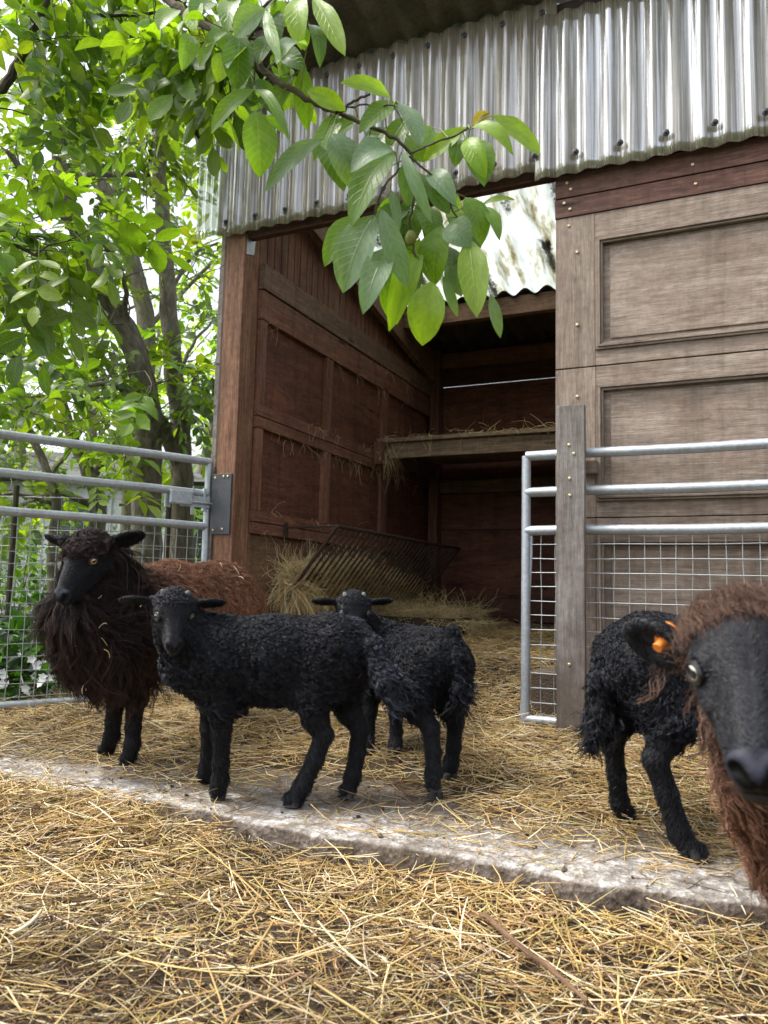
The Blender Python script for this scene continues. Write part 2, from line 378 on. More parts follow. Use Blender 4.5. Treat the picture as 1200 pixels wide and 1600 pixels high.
# the ground, one sheet to the horizon
far = np.concatenate([-np.geomspace(260, 4, 18), np.linspace(-3.4, 5, 24), np.geomspace(5.6, 260, 18)])
grid_mesh('ground', far, far, lambda X, Y: -0.16 + 0 * X, M['turf'])
xs = np.arange(-2.6, 5.0, 0.04); ys = np.arange(-4.2, -1.36, 0.04)
tag(grid_mesh('yard', xs, ys, fg_h, M['soil']), 'dark soil of the yard strewn with straw')
xs = np.arange(-1.0, 3.6, 0.03); ys = np.arange(-1.34, 2.62, 0.03)
tag(grid_mesh('bedding_ground', xs, ys, bed_h, M['soil']), 'trodden dark bedding under the straw')

# concrete slab with a broken front edge
def slab():
    nx = 260; X = np.linspace(-1.35, 4.6, nx); prof = [(-0.15, 0.01), (-0.10, 0.004), (-0.055, 0.0), (-0.026, 0.001), (-0.007, 0.003), (-0.001, 0.010), (0.0, 0.030), (0.001, 0.09), (0.0, 0.18), (0.0, 0.30), (0.0, 0.6), (-0.002, 3.9)]
    V = []
    for i, x in enumerate(X):
        e = float(edge_y(x)); chip = max(0, float(vnoise(x, 0.0, 2.5, 4, 4))) * 0.03
        for k, (z, dy) in enumerate(prof):
            r = 0.0035 * float(vnoise(x * 3, k * .37, 3, 3, 5)) if k < 7 else 0
            V.append((x, e + dy + (chip if 2 < k < 7 else chip * .5 if k <= 2 else 0) + r * (k < 6), z + r - (chip * .28 if 3 < k < 7 else 0)))
    m = len(prof); F = []
    for i in range(nx - 1):
        for k in range(m - 1): F.append([i * m + k, (i + 1) * m + k, (i + 1) * m + k + 1, i * m + k + 1])
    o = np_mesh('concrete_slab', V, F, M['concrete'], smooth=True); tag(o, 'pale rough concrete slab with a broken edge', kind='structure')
slab()

# ------------------------------------------------------------ straw
def hcol(n, pal, w, jit=0.15, r=rng):
    pal = np.array(pal); i = r.choice(len(pal), n, p=np.array(w) / sum(w)); c = pal[i] * (1 + r.uniform(-jit, jit, (n, 1)))
    return np.clip(c * (1 + r.normal(0, .04, (n, 3))), 0.004, 1)
STRAW = [(0.66, 0.480, 0.200), (0.76, 0.610, 0.350), (0.54, 0.360, 0.130), (0.31, 0.195, 0.095), (0.120, 0.078, 0.046), (0.50, 0.400, 0.14), (0.84, 0.74, 0.53)]
def ribbons(P, nseg, rad, col, tri=3):
    """P (n, nseg+1, 3) centre lines, rad (n, nseg+1) -> V, F, C of thin closed stalks"""
    n, s, _ = P.shape
    T = np.gradient(P, axis=1); T = unit(T)
    ref = np.where(np.abs(T[:, :1, 2:3]) > .8, np.array([[[1., 0, 0]]]), np.array([[[0, 0, 1.]]]))
    A = unit(np.cross(T, np.broadcast_to(ref, T.shape))); B = np.cross(T, A)
    ang = np.arange(tri) * 2 * np.pi / tri
    V = P[:, :, None, :] + (A[:, :, None, :] * np.cos(ang)[None, None, :, None] + B[:, :, None, :] * np.sin(ang)[None, None, :, None]) * rad[:, :, None, None]
    V = V.reshape(-1, 3)
    base = (np.arange(n) * s * tri)[:, None, None]; i = (np.arange(s - 1) * tri)[None, :, None]; k = np.arange(tri)[None, None, :]; k2 = (k + 1) % tri
    a = base + i + k; b = base + i + k2
    F = np.stack([a, b, b + tri, a + tri], -1).reshape(-1, 4)
    C = np.repeat(col[:, None, :], s * tri, 1).reshape(-1, 3) if col.ndim == 2 else np.repeat(col[:, :, None, :], tri, 2).reshape(-1, 3)
    return V, F, C
def strew(n, xr, yr, hf, L=(0.05, 0.24), R=(0.0009, 0.0022), lift=0.02, keep=None, pal=STRAW, w=(5, 4, 5, 4, 2, 1.4, 2), r=rng, tilt=0.18, wave=0.5, dirbias=None):
    x = r.uniform(*xr, n); y = r.uniform(*yr, n)
    if keep is not None:
        k = keep(x, y, r.uniform(0, 1, n)); x, y = x[k], y[k]; n = len(x)
    ln = L[0] + (L[1] - L[0]) * r.beta(1.3, 2.6, n); az = r.uniform(0, 2 * np.pi, n)
    if dirbias is not None: az = dirbias + r.normal(0, .75, n) + np.pi * r.integers(0, 2, n)
    S = 4; t = np.linspace(-.5, .5, S + 1)[None, :]
    bend = r.normal(0, wave, n)[:, None]; kink = (r.uniform(0, 1, n) < .25)[:, None] * r.normal(0, .7, n)[:, None]
    a = az[:, None] + bend * t + kink * (t > 0.1)
    step = ln[:, None] / S
    X = x[:, None] + np.cumsum(np.cos(a) * step, 1) - (np.cos(az) * ln * .6)[:, None]
    Y = y[:, None] + np.cumsum(np.sin(a) * step, 1) - (np.sin(az) * ln * .6)[:, None]
    up = r.uniform(0, 1, n) ** 1.6 * lift
    tl = r.normal(0, tilt, n)
    Z = hf(X, Y) * .5 + hf(x, y)[:, None] * .5 + up[:, None] + (tl * ln)[:, None] * t + 0.002
    Z = np.maximum(Z, hf(X, Y) + 0.0012)
    rad = (R[0] + (R[1] - R[0]) * r.beta(1.2, 3, n))[:, None] * np.array([[.8, 1, 1, .95, .6]])
    dk = .64 + .42 * smst(-.35, .10, vnoise(x, y, .75, 4, 12) + .25 * vnoise(x, y, 4.0, 2, 6)); return np.stack([X, Y, Z], -1), rad, hcol(n, pal, w, r=r) * dk[:, None]
def straw_obj(name, sets, label, mat='straw'):
    Vs, Fs, Cs = [], [], []; o = 0
    for P, rad, c in sets:
        V, F, C = ribbons(P, P.shape[1] - 1, rad, c); Vs.append(V); Fs.append(F + o); Cs.append(C); o += len(V)
    ob = np_mesh(name, np.concatenate(Vs), np.concatenate(Fs), M[mat], col=np.concatenate(Cs), smooth=True)
    return tag(ob, label, None, None, 'stuff')
DRK = (1.5, 1.2, 3, 5, 5, 1, .4)
in_view = lambda x, y, u: (np.abs((x - CAM[0]) * R0[0] + (y - CAM[1]) * R0[1]) < 0.62 * ((x - CAM[0]) * F0[0] + (y - CAM[1]) * F0[1]) + .7)
fgk = lambda x, y, u: in_view(x, y, u) & (y < edge_y(x) - 0.005)
patch = lambda x, y: vnoise(x, y, 0.9, 3, 6)
straw_obj('straw', [
    strew(11000, (-1.2, 4.0), (-2.75, -1.5), fg_h, (0.04, .2), (0.0009, .0022), .012, lambda x, y, u: fgk(x, y, u), w=DRK),
    strew(17000, (-1.2, 4.0), (-2.75, -1.5), fg_h, (0.04, .23), (0.0008, .0020), .028, lambda x, y, u: fgk(x, y, u) & (u < .72 + .9 * patch(x, y)), wave=.45),
    strew(3000, (-1.2, 4.0), (-2.75, -1.5), fg_h, (0.04, .18), (0.0005, .0011), .036, fgk, w=(3, 4, 4, 3, 2, 1, 2), wave=1.3),
    strew(1200, (-1.2, 4.0), (-2.75, -1.5), fg_h, (0.12, .40), (0.0012, .0026), .038, fgk, w=(5, 6, 4, 1, .6, 1, 3), wave=.35),
    strew(70, (-.3, 3.2), (-2.7, -1.55), fg_h, (0.10, .3), (0.0035, .0055), .030, fgk, w=(5, 5, 4, 3, 1, .5, 1), wave=.3),
    strew(7000, (-1.2, 4.0), (-2.75, -1.5), fg_h, (0.010, .035), (0.0010, .0024), .034, fgk, w=(4, 4, 5, 3, 2, 1, 2), wave=.4, tilt=.3),
    strew(2600, (-1.2, .9), (-1.62, -1.5), fg_h, (0.05, .2), (0.0009, .0021), .06, fgk),
    strew(3000, (-1.2, 4.0), (-1.66, -1.5), fg_h, (0.04, .2), (0.0009, .0021), .045, fgk)],
    'loose golden straw thickly strewn over the yard')
def kslab(x, y, u):
    d = smst(-1.48, -1.22, y + 0.13 * vnoise(x, y, 1.2, 3, 7)); d = np.maximum(d, .30)
    bare = smst(.15, .45, vnoise(x, y, .55, 2, 8) - .9 * smst(-.9, -.5, y)); return (u < d * (1 - .75 * bare)) & (y > edge_y(x) + .01) & in_view(x, y, u) & ~((y > 0) & ((x > 1.40) | (x < -.0)))
straw_obj('straw', [
    strew(26000, (-1.1, 3.0), (-1.48, 0.9), bed_h, (0.03, .18), (0.0009, .0020), .012, kslab, w=(4, 3, 5, 5, 3, 1, 1)),
    strew(18000, (-1.1, 3.0), (-1.48, 0.9), bed_h, (0.04, .22), (0.0008, .0019), .024, kslab),
    strew(1300, (-1.1, 3.0), (-1.47, 0.3), bed_h, (0.10, .34), (0.0012, .0024), .022, lambda x, y, u: kslab(x, y, u * .6), w=(5, 6, 4, 1, .6, 1, 3), wave=.35),
    strew(9500, (-0.02, 1.40), (0.5, 2.6), bed_h, (0.04, .2), (0.0011, .0022), .03, w=(4, 3, 5, 4, 2, 1, 1)),
    strew(1500, (1.42, 2.4), (0.32, 2.5), bed_h, (0.04, .2), (0.0011, .0022), .03)],
    'golden straw bedding spread across the slab and into the shed')
# bits of chaff and droppings
mb = MB()
for _ in range(620):
    x, y = rng.uniform(-.6, 3.2), rng.uniform(-2.6, -0.4)
    z = float((fg_h if y < edge_y(x) else bed_h)(x, y)) + .004; 
    if y > edge_y(x): z = max(z, .003)
    s = rng.uniform(.003, .008); q = rng.normal(0, 1, (6, 3)); q = unit(q) * s * rng.uniform(.7, 1.3, (6, 1))
    o6 = np.array([(1, 0, 0), (-1, 0, 0), (0, 1, 0), (0, -1, 0), (0, 0, .7), (0, 0, -.7)]) * s + q * .35
    c = random.choice([(.03, .022, .016), (.06, .04, .025), (.13, .09, .05), (.10, .08, .06)])
    mb.add(o6 + np.array([x, y, z]), [[0, 2, 4], [2, 1, 4], [1, 3, 4], [3, 0, 4], [2, 0, 5], [1, 2, 5], [3, 1, 5], [0, 3, 5]], None, c)
tag(mb.build('dirt_crumbs', M['fleece']), 'dark crumbs of dung and soil scattered over slab and straw', None, None, 'stuff')
def polyobj(name, pts, rs, mat, label, cat, n=8, c=(1, 1, 1), **k):
    m = MB(); m.tube(pts, rs, n, c=c); p0 = np.array(pts[0]); o = m.build(name, mat, smooth=True, origin=tuple(p0)); return tag(o, label, cat, **k)
g3 = lambda px, py, dz=0.012: tuple(atz(px, py, -0.075) + np.array([0, 0, dz]))
polyobj('stick', [g3(728, 1440), g3(760, 1458, .03), g3(800, 1492, .025), g3(838, 1520, .022), g3(852, 1526, .02), g3(880, 1550, .018), g3(918, 1578, .012)], [.0045, .005, .005, .0045, .006, .004, .003], M['bark'],
        'thin brown stick lying diagonally on the straw in front of the slab', 'stick', c=(1.1, .75, .6))
polyobj('stick', [g3(690, 1545, .03), g3(655, 1510, .035), g3(640, 1480, .02)], [.002, .002, .0015], M['bark'], 'short dark twig sticking up beside the long stick', 'stick', c=(.5, .4, .35))

# ------------------------------------------------------------ the shed
shed = empty('wooden_shed', (-0.115, 0.08, 0.0), 'open-fronted wooden livestock shed with corrugated plastic along its front', 'shed')
def part(mb, name, mat, parent=shed, bevel=0.002, label=None, smooth=False):
    o = mb.build(name, M[mat], parent, bevel=bevel, smooth=smooth); return tag(o, label)
# front left post
b = MB(); b.board(-.172, -.060, .0, .135, .0, 2.36, 2, cuts=8, jit=.0012, tone=1.0); part(b, 'post', 'wood_post', bevel=.004)
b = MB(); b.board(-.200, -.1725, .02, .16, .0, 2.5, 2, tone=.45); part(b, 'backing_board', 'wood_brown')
b = MB()
for k in range(9): b.board(-.232 - .004 * (k % 2), -.2015, .03 + .002 * (k % 3), 2.75, .12 + k * .262, .12 + k * .262 + .26, 1, tone=random.uniform(.85, 1.2))
part(b, 'outer_cladding', 'wood_grey', label='weathered grey boards on the outside of the left wall')
# side wall (interior face at x = -0.03)
b = MB(); b.board(-.09, -.062, .14, 2.62, .55, 2.12, 1, tone=.95); side = part(b, 'side_wall', 'wood_panel')
b = MB(); y = .14
while y < 2.6:
    w = random.uniform(.062, .078); b.board(-.085 + random.uniform(0, .006), -.062, y, y + w - .006, 2.15, 3.22 - .29 * y - .02, 2); y += w
part(b, 'slat_gable', 'wood_red', label='upright narrow slats above the panelling')
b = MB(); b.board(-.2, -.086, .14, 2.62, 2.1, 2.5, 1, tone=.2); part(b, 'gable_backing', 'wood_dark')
for (z0, z1, x1, mt) in ((2.105, 2.24, -.026, 'wood_brown'), (1.945, 2.098, -.034, 'wood_red'), (1.437, 1.497, -.034, 'wood_red'), (1.375, 1.433, -.036, 'wood_red'), (.893, .948, -.033, 'wood_red'), (.832, .889, -.036, 'wood_red')):
    b = MB(); b.board(-.0618, x1, .138, 2.60, z0, z1, 1); part(b, 'rail', mt, side)
for (y0, y1) in ((.145, .20), (.84, .93), (1.65, 1.75)):
    for (z0, z1) in ((1.499, 1.943), (.950, 1.373)):
        b = MB(); b.board(-.0615, -.038, y0, y1, z0, z1, 2); part(b, 'stile', 'wood_red', side)
b = MB(); b.board(-.0905, -.060, .136, 2.62, .0, .829, 1, tone=1.0); part(b, 'lower_board', 'wood_low', label='paler worn board at the foot of the side wall')
# sloping board along the roof line + corner post
b = MB(); b.prism([(-.02, .14, 2.66), (-.02, 2.58, 2.185), (-.02, 2.58, 2.42), (-.02, .14, 2.80)], (1, 0, 0), .045); part(b, 'rafter', 'wood_brown')
b = MB(); b.board(-.025, .05, 2.50, 2.60, .0, 2.47, 2, tone=.8); part(b, 'corner_post', 'wood_red')
# back wall
X1 = 3.15
b = MB(); b.board(-.2, X1, 2.605, 2.63, 2.199, 2.33, 0, tone=.5); b.board(-.2, X1, 2.60, 2.625, 1.60, 2.190, 0, tone=1.1); part(b, 'back_wall', 'wood_panel')
b = MB(); b.board(-.2, X1, 2.60, 2.626, 1.05, 1.598, 0, tone=.9); b.board(-.2, X1, 2.598, 2.626, .53, 1.046, 0, tone=.9); b.board(-.2, X1, 2.60, 2.63, .36, .527, 0, tone=.8); part(b, 'back_wall', 'wood_panel')
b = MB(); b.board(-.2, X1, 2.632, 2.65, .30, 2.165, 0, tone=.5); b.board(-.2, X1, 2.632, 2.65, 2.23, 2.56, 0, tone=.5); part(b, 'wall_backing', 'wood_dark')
b = MB(); b.board(.052, X1, 2.55, 2.598, 2.33, 2.45, 0, tone=.95); part(b, 'wall_plate', 'wood_red')
b = MB(); b.board(.052, X1, 2.545, 2.598, 1.33, 1.43, 0, tone=.8); part(b, 'back_rail', 'wood_brown')
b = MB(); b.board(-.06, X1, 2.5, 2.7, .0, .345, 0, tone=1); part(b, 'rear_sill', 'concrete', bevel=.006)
b = MB(); b.board(X1, X1 + .03, .02, 2.64, .0, 2.6, 2, tone=.8); part(b, 'end_wall', 'wood_dark')
# shelf
b = MB(); b.board(-.03, X1, 1.56, 2.54, 1.556, 1.582, 0, tone=1.0); shelf = part(b, 'shelf', 'wood_shelf')
b = MB(); b.board(.04, X1, 1.60, 1.645, 1.452, 1.554, 0, tone=1.05); part(b, 'shelf_beam', 'wood_shelf', shelf)
b = MB(); b.board(-.012, .034, 1.60, 2.497, 1.44, 1.553, 1, tone=.8); part(b, 'shelf_bearer', 'wood_brown', shelf)
b = MB(); b.board(-.03, .034, 1.50, 1.56, 1.40, 1.553, 2, tone=.6); part(b, 'shelf_post', 'wood_red', shelf)
# lintel, purlin, middle post of the doorway
b = MB(); b.board(-.06, X1, .020, .06, 2.325, 2.46, 0, tone=.8); part(b, 'lintel', 'wood_fascia')
b = MB(); b.board(-.02, X1, 1.82, 1.88, 2.43, 2.555, 0, tone=1.0); part(b, 'purlin', 'wood_brown')
b = MB(); b.board(1.52, 1.60, .06, .14, .25, 2.232, 2); part(b, 'post', 'wood_red')
# front fascia planks + panelled old doors
b = MB(); b.board(1.511, 3.2, -.004, .033, 2.213, 2.31, 0, tone=1.0); part(b, 'fascia_board', 'wood_fascia')
b = MB(); b.board(1.509, 3.2, -.001, .033, 2.128, 2.209, 0, tone=1.15); part(b, 'fascia_board', 'wood_fascia')
def moulding(b, x0, x1, z0, z1, y=0.004, w=.022):
    for a, (q, h) in enumerate(((0, .010), (.45, .016), (.9, .007))):
        i = w * q; yy = y - h
        b.board(x0 + i, x1 - i, yy, y + .010, z1 - i - w * .42, z1 - i, 0, tone=.9); b.board(x0 + i, x1 - i, yy, y + .010, z0 + i, z0 + i + w * .42, 0, tone=.9)
        b.board(x0 + i, x0 + i + w * .42, yy, y + .010, z0 + i + w * .421, z1 - i - w * .421, 2, tone=.9); b.board(x1 - i - w * .42, x1 - i, yy, y + .010, z0 + i + w * .421, z1 - i - w * .421, 2, tone=.9)
def door(z0, z1, openings, name, tone):
    st = MB(); xe = 3.19
    st.board(1.511, 1.672, .004, .033, z0, z1, 2, tone=tone)
    zz = [z0] + [z for o in openings for z in o] + [z1]
    for k in range(0, len(zz), 2):
        if zz[k + 1] - zz[k] > .004: st.board(1.6725, xe, .0045, .033, zz[k], zz[k + 1], 0, tone=tone * random.uniform(.95, 1.05))
    d = part(st, name, 'wood_door')
    for (a, c) in openings:
        xa = 1.674
        for xb in (2.58, 3.10):
            p = MB(); p.board(xa + .004, xb - .004, .020, .0325, a + .004, c - .004, 0, tone=tone * .92)
            p.board(xa + .055, xb - .055, .0135, .0198, a + .045, c - .045, 0, tone=tone * .98); part(p, 'field_panel', 'wood_door', d, bevel=.003)
            m = MB(); moulding(m, xa, xb, a, c); part(m, 'moulding', 'wood_door', d, bevel=.001)
            if xb < 3: s2 = MB(); s2.board(xb + .001, xb + .099, .004, .033, a + .001, c - .001, 2, tone=tone); part(s2, 'muntin', 'wood_door', d)
            xa = xb + .10
    return d
door(1.482, 2.126, [(1.545, 2.02)], 'panelled_door', 1.05)
door(.866, 1.477, [(.93, 1.405)], 'panelled_door', .95)
door(.252, .862, [(.36, .785)], 'panelled_door', .9)
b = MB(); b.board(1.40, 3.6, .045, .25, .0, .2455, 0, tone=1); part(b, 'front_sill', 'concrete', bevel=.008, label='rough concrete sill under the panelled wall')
# batten that clamps the right-hand gate
b = MB(); b.board(1.551, 1.657, -.165, -.132, -.01, 1.285, 2, cuts=6, jit=.001, tone=1.05); bat = part(b, 'batten', 'wood_grey', bevel=.002, label='grey weathered upright board clamping the gate')
b = MB(); b.board(1.62, 1.684, -.06, .0, 1.035, 1.085, 0); part(b, 'spacer_block', 'wood_door', bat)
for (x, z) in ((1.60, 1.13), (1.618, 1.095), (1.602, 1.00), (1.603, .935), (1.6, .30)): b = MB(); b.disc((x, -.165, z), (0, -1, 0), .0062); part(b, 'screw', 'screw', bat, 0)
for (x, z) in ((1.56, 2.275), (1.575, 2.245), (1.548, 2.19), (1.572, 2.16), (1.566, 2.09), (1.60, 1.97), (1.60, 1.66), (1.60, 1.36), (2.05, 2.25), (2.06, 2.17)):
    b = MB(); b.disc((x, .003 if z < 2.12 else (-.001 if z < 2.21 else -.004), z), (0, -1, 0), .0065, .004); part(b, 'screw', 'screw', shed, 0)
# perforated bracket at top of the post
b = MB(); b.prism([(-.0575, .01, 2.24), (-.0575, .075, 2.26), (-.0575, .085, 2.34), (-.0575, .01, 2.35)], (1, 0, 0), .0025); part(b, 'bracket', 'galv', shed, 0)

# ---- corrugated plastic along the front
def plastic(name, streak=True, tint=(0.215, 0.190, 0.138), glossy=.34, tr=.16):
    t = NT(name); g = t.n('ShaderNodeTexCoord').outputs['Object']; geo = t.n('ShaderNodeNewGeometry')
    a = t.noise(t.mapping(g, (42, 42, .8)), 1.0, 4, 0.7, .2); b = t.noise(t.mapping(g, (150, 150, 2.0)), 1.0, 3, 0.6); c = t.noise(g, 7, 6, 0.7); sp = t.noise(g, 260, 2, .5)
    f = t.math('ADD', t.math('MULTIPLY', a, .6), t.math('MULTIPLY', b, .4))
    col = t.ramp(f, [(0.34, tuple(x * .42 for x in tint)), (0.5, tint), (0.64, tuple(min(1, x * 1.75) for x in tint))])
    col = t.mix(col, (0.10, 0.085, 0.05), t.math('MULTIPLY', t.ramp(c, [(.45, (0, 0, 0)), (.75, (1, 1, 1))]), .45))
    nrm = t.bump(t.math('ADD', t.math('MULTIPLY', a, 1.0), t.math('MULTIPLY', b, .5)), .30, .006)
    r = t.math('ADD', t.math('MULTIPLY', f, .22), .03)
    d = t.pbr(col, 0.5, normal=nrm, spec=.5)
    gl = t.n('ShaderNodeBsdfGlossy'); gl.inputs['Color'].default_value = (.88, .92, 1.0, 1); t.l(r, gl.inputs['Roughness']); t.l(nrm, gl.inputs['Normal'])
    m1 = t.n('ShaderNodeMixShader'); lw = t.n('ShaderNodeLayerWeight'); lw.inputs['Blend'].default_value = .35
    st = t.math('ADD', t.math('MULTIPLY', a, .55), t.math('MULTIPLY', t.noise(t.mapping(g, (90, 90, .35)), 1.0, 2, .5), .45))
    t.l(t.math('ADD', t.math('MULTIPLY', t.ramp(st, [(.46, (.12, .12, .12)), (.58, (1, 1, 1))]), glossy * 1.45), t.math('MULTIPLY', lw.outputs['Fresnel'], .2)), m1.inputs[0]); t.l(d.outputs[0], m1.inputs[1]); t.l(gl.outputs[0], m1.inputs[2])
    tp = t.n('ShaderNodeBsdfTransparent'); tp.inputs[0].default_value = (.86, .90, .80, 1)
    m2 = t.n('ShaderNodeMixShader'); m2.inputs[0].default_value = tr; t.l(m1.outputs[0], m2.inputs[1]); t.l(tp.outputs[0], m2.inputs[2])
    return t.out(m2.outputs[0])
M['plastic'] = plastic('clear_corrugated_plastic', glossy=.30)
M['plastic_dull'] = plastic('dull_corrugated_plastic', tint=(.20, .165, .115), glossy=.22, tr=.2)
M['plastic_side'] = plastic('green_tinted_plastic', tint=(.30, .33, .24), glossy=.3, tr=.62)
PITCH = .088
def sheet_wall(name, x0, x1, z0, z1, y, amp, mat, parent, edge=.0, pitch=PITCH):
    n = int((x1 - x0) / pitch * 16); X = np.linspace(x0, x1, n); Z = np.linspace(z0, z1, 14)
    XX, ZZ = np.meshgrid(X, Z, indexing='ij'); ph = XX / pitch * 2 * np.pi
    yy = y + amp * np.sin(ph) + .0016 * np.sin(ZZ * 5 + XX * 3) + .001 * np.sin(XX * 17 + ZZ * 9)
    zz = ZZ + (ZZ < z0 + .01) * (.003 * np.sin(XX * 5) + .0025 * np.sin(XX * 23))
    V = np.stack([XX, yy, zz], -1).reshape(-1, 3); m = len(Z)
    i, j = np.meshgrid(np.arange(n - 1), np.arange(m - 1), indexing='ij'); a = (i * m + j).ravel(); F = np.stack([a, a + m, a + m + 1, a + 1], 1)
    o = np_mesh(name, V, F, M[mat], parent, smooth=True); s = o.modifiers.new('solid', 'SOLIDIFY'); s.thickness = .0018; return o
front = sheet_wall('plastic_sheet', -.206, 1.52, 2.338, 3.11, -.03, .0095, 'plastic_dull', shed); tag(front, 'corrugated clear plastic cladding, dull left half')
front2 = sheet_wall('plastic_sheet', 1.43, 3.25, 2.292, 3.03, -.042, .0095, 'plastic', shed); tag(front2, 'corrugated clear plastic cladding, bright right half')
X = np.linspace(-.335, -.20, 30); side2 = sheet_wall('side_plastic', -.338, -.20, 2.345, 3.14, -.045, .004, 'plastic_side', shed, pitch=.045)
b = MB(); c2 = MB()
for k in range(20):
    x = PITCH * (.25 + 2 * k) - .176
    if x > 3.2: break
    z = 2.405 if x < 1.45 else 2.375; yy = -.042 if x < 1.45 else -.054
    for xx, zz in ((x, z), (x + .03, 3.05)):
        b = MB(); b.disc((xx, yy, zz), (0, -1, 0), .0135, .006, 12); b.disc((xx, yy - .006, zz), (0, -1, 0), .0075, .007, 8); part(b, 'screw_cap', 'rubber', shed, 0, smooth=True)

# ---- roof
def roofz(y): return 3.12 - .29 * y
def fibre(name, dark, light, rough=.85):
    t = NT(name); g = t.n('ShaderNodeTexCoord').outputs['Object']
    a = t.noise(g, 6, 6, .7); b = t.noise(g, 70, 4, .7)
    col = t.ramp(a, [(.3, dark), (.7, light)]); col = t.mix(col, t.ramp(b, [(.3, (.7, .7, .7)), (.7, (1.2, 1.2, 1.2))]), 1.0, 'MULTIPLY')
    return t.out(t.pbr(col, rough, normal=t.bump(b, .3, .004), spec=.2).outputs[0])
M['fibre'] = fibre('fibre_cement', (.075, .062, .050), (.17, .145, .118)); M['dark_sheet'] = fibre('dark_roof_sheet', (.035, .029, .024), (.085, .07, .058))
def skyl():
    t = NT('milky_roof_sheet'); g = t.n('ShaderNodeTexCoord').outputs['Object']
    a = t.noise(t.mapping(g, (14, 3, 3)), 1, 5, .7); b = t.noise(g, 60, 4, .7)
    col = t.ramp(a, [(.34, (.42, .38, .24)), (.5, (.80, .82, .76)), (.62, (.93, .95, .93))]); col = t.mix(col, (.12, .09, .05), t.ramp(b, [(.68, (0, 0, 0)), (.76, (.8, .8, .8))]))
    tr = t.n('ShaderNodeBsdfTranslucent'); t.l(col, tr.inputs[0]); tp = t.n('ShaderNodeBsdfTransparent'); t.l(col, tp.inputs[0])
    m = t.n('ShaderNodeMixShader'); m.inputs[0].default_value = .78; t.l(tr.outputs[0], m.inputs[1]); t.l(tp.outputs[0], m.inputs[2])
    gl = t.pbr(col, .3); m2 = t.n('ShaderNodeMixShader'); m2.inputs[0].default_value = .06; t.l(m.outputs[0], m2.inputs[1]); t.l(gl.outputs[0], m2.inputs[2]); return t.out(m2.outputs[0])
M['skylight'] = skyl()
def roof_sheet(name, x0, x1, y0, y1, pitch, amp, mat, dz=0.0, thick=.006, parent=shed, roofz=roofz):
    n = int((x1 - x0) / pitch * 14); X = np.linspace(x0, x1, n); Y = np.linspace(y0, y1, 12)
    XX, YY = np.meshgrid(X, Y, indexing='ij'); ZZ = roofz(YY) + dz + amp * np.sin(XX / pitch * 2 * np.pi) + .002 * np.sin(XX * 4 + YY * 3)
    V = np.stack([XX, YY, ZZ], -1).reshape(-1, 3); m = len(Y)
    i, j = np.meshgrid(np.arange(n - 1), np.arange(m - 1), indexing='ij'); a = (i * m + j).ravel(); F = np.stack([a, a + m, a + m + 1, a + 1], 1)
    o = np_mesh(name, V, F, M[mat], parent, smooth=True); s = o.modifiers.new('solid', 'SOLIDIFY'); s.thickness = thick; s.offset = 1; return o
tag(roof_sheet('roof_sheet', -.445, 3.4, -.30, .06, .146, .022, 'fibre', .03), 'grey-brown corrugated fibre-cement roof overhang')
tag(roof_sheet('roof_sheet', -.445, 3.4, .0, 2.0, .146, .020, 'skylight', .012, .003), 'milky translucent corrugated roof sheet seen through the doorway')
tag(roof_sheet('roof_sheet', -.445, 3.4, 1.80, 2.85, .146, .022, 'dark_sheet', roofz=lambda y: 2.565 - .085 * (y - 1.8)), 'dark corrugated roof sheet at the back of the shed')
b = MB(); b.prism([(-.475, -.31, roofz(-.31) - .10), (-.475, .9, roofz(.9) - .10), (-.475, .9, roofz(.9) + .06), (-.475, -.31, roofz(-.31) + .06)], (1, 0, 0), .025); part(b, 'barge_board', 'wood_dark')
b = MB(); b.prism([(-.448, -.28, roofz(-.28) - .02), (-.448, .03, roofz(.03) - .02), (-.448, .03, roofz(.03) - .14), (-.448, -.28, roofz(-.28) - .05)], (1, 0, 0), .04); b.board(-.40, .2, -.27, -.23, roofz(-.25) - .065, roofz(-.25) - .0, 0, tone=.7); part(b, 'eaves_timber', 'wood_dark')
b = MB()
b.board(-.4, 3.3, .0, .05, 3.02, 3.10, 0, tone=.7); part(b, 'header_beam', 'wood_dark')
# leaf mould lying in the troughs of the milky roof
S = []
for _ in range(46):
    xc = (round(rng.uniform(-1, 22)) + .75) * .146; yc = rng.uniform(.75, 1.82); n = rng.integers(40, 200); L = rng.uniform(.04, .20)
    x = xc + rng.normal(0, .010, n); y = yc + rng.uniform(-L, L, n); az = rng.uniform(0, 6.28, n); l = rng.uniform(.006, .02, n); z = roofz(y) + .005 + rng.uniform(0, .02, n)
    P = np.stack([np.stack([x - np.cos(az) * l, y - np.sin(az) * l, z], 1), np.stack([x, y, z + .004], 1), np.stack([x + np.cos(az) * l, y + np.sin(az) * l, z], 1)], 1)
    S.append((P, rng.uniform(.003, .007, (n, 1)) * np.array([[.6, 1, .5]]), hcol(n, [(.03, .02, .012), (.07, .045, .025), (.02, .018, .01)], [3, 1, 2])))
straw_obj('leaf_mould', S, 'dark leaf mould lying on the milky roof sheet', 'fleece')

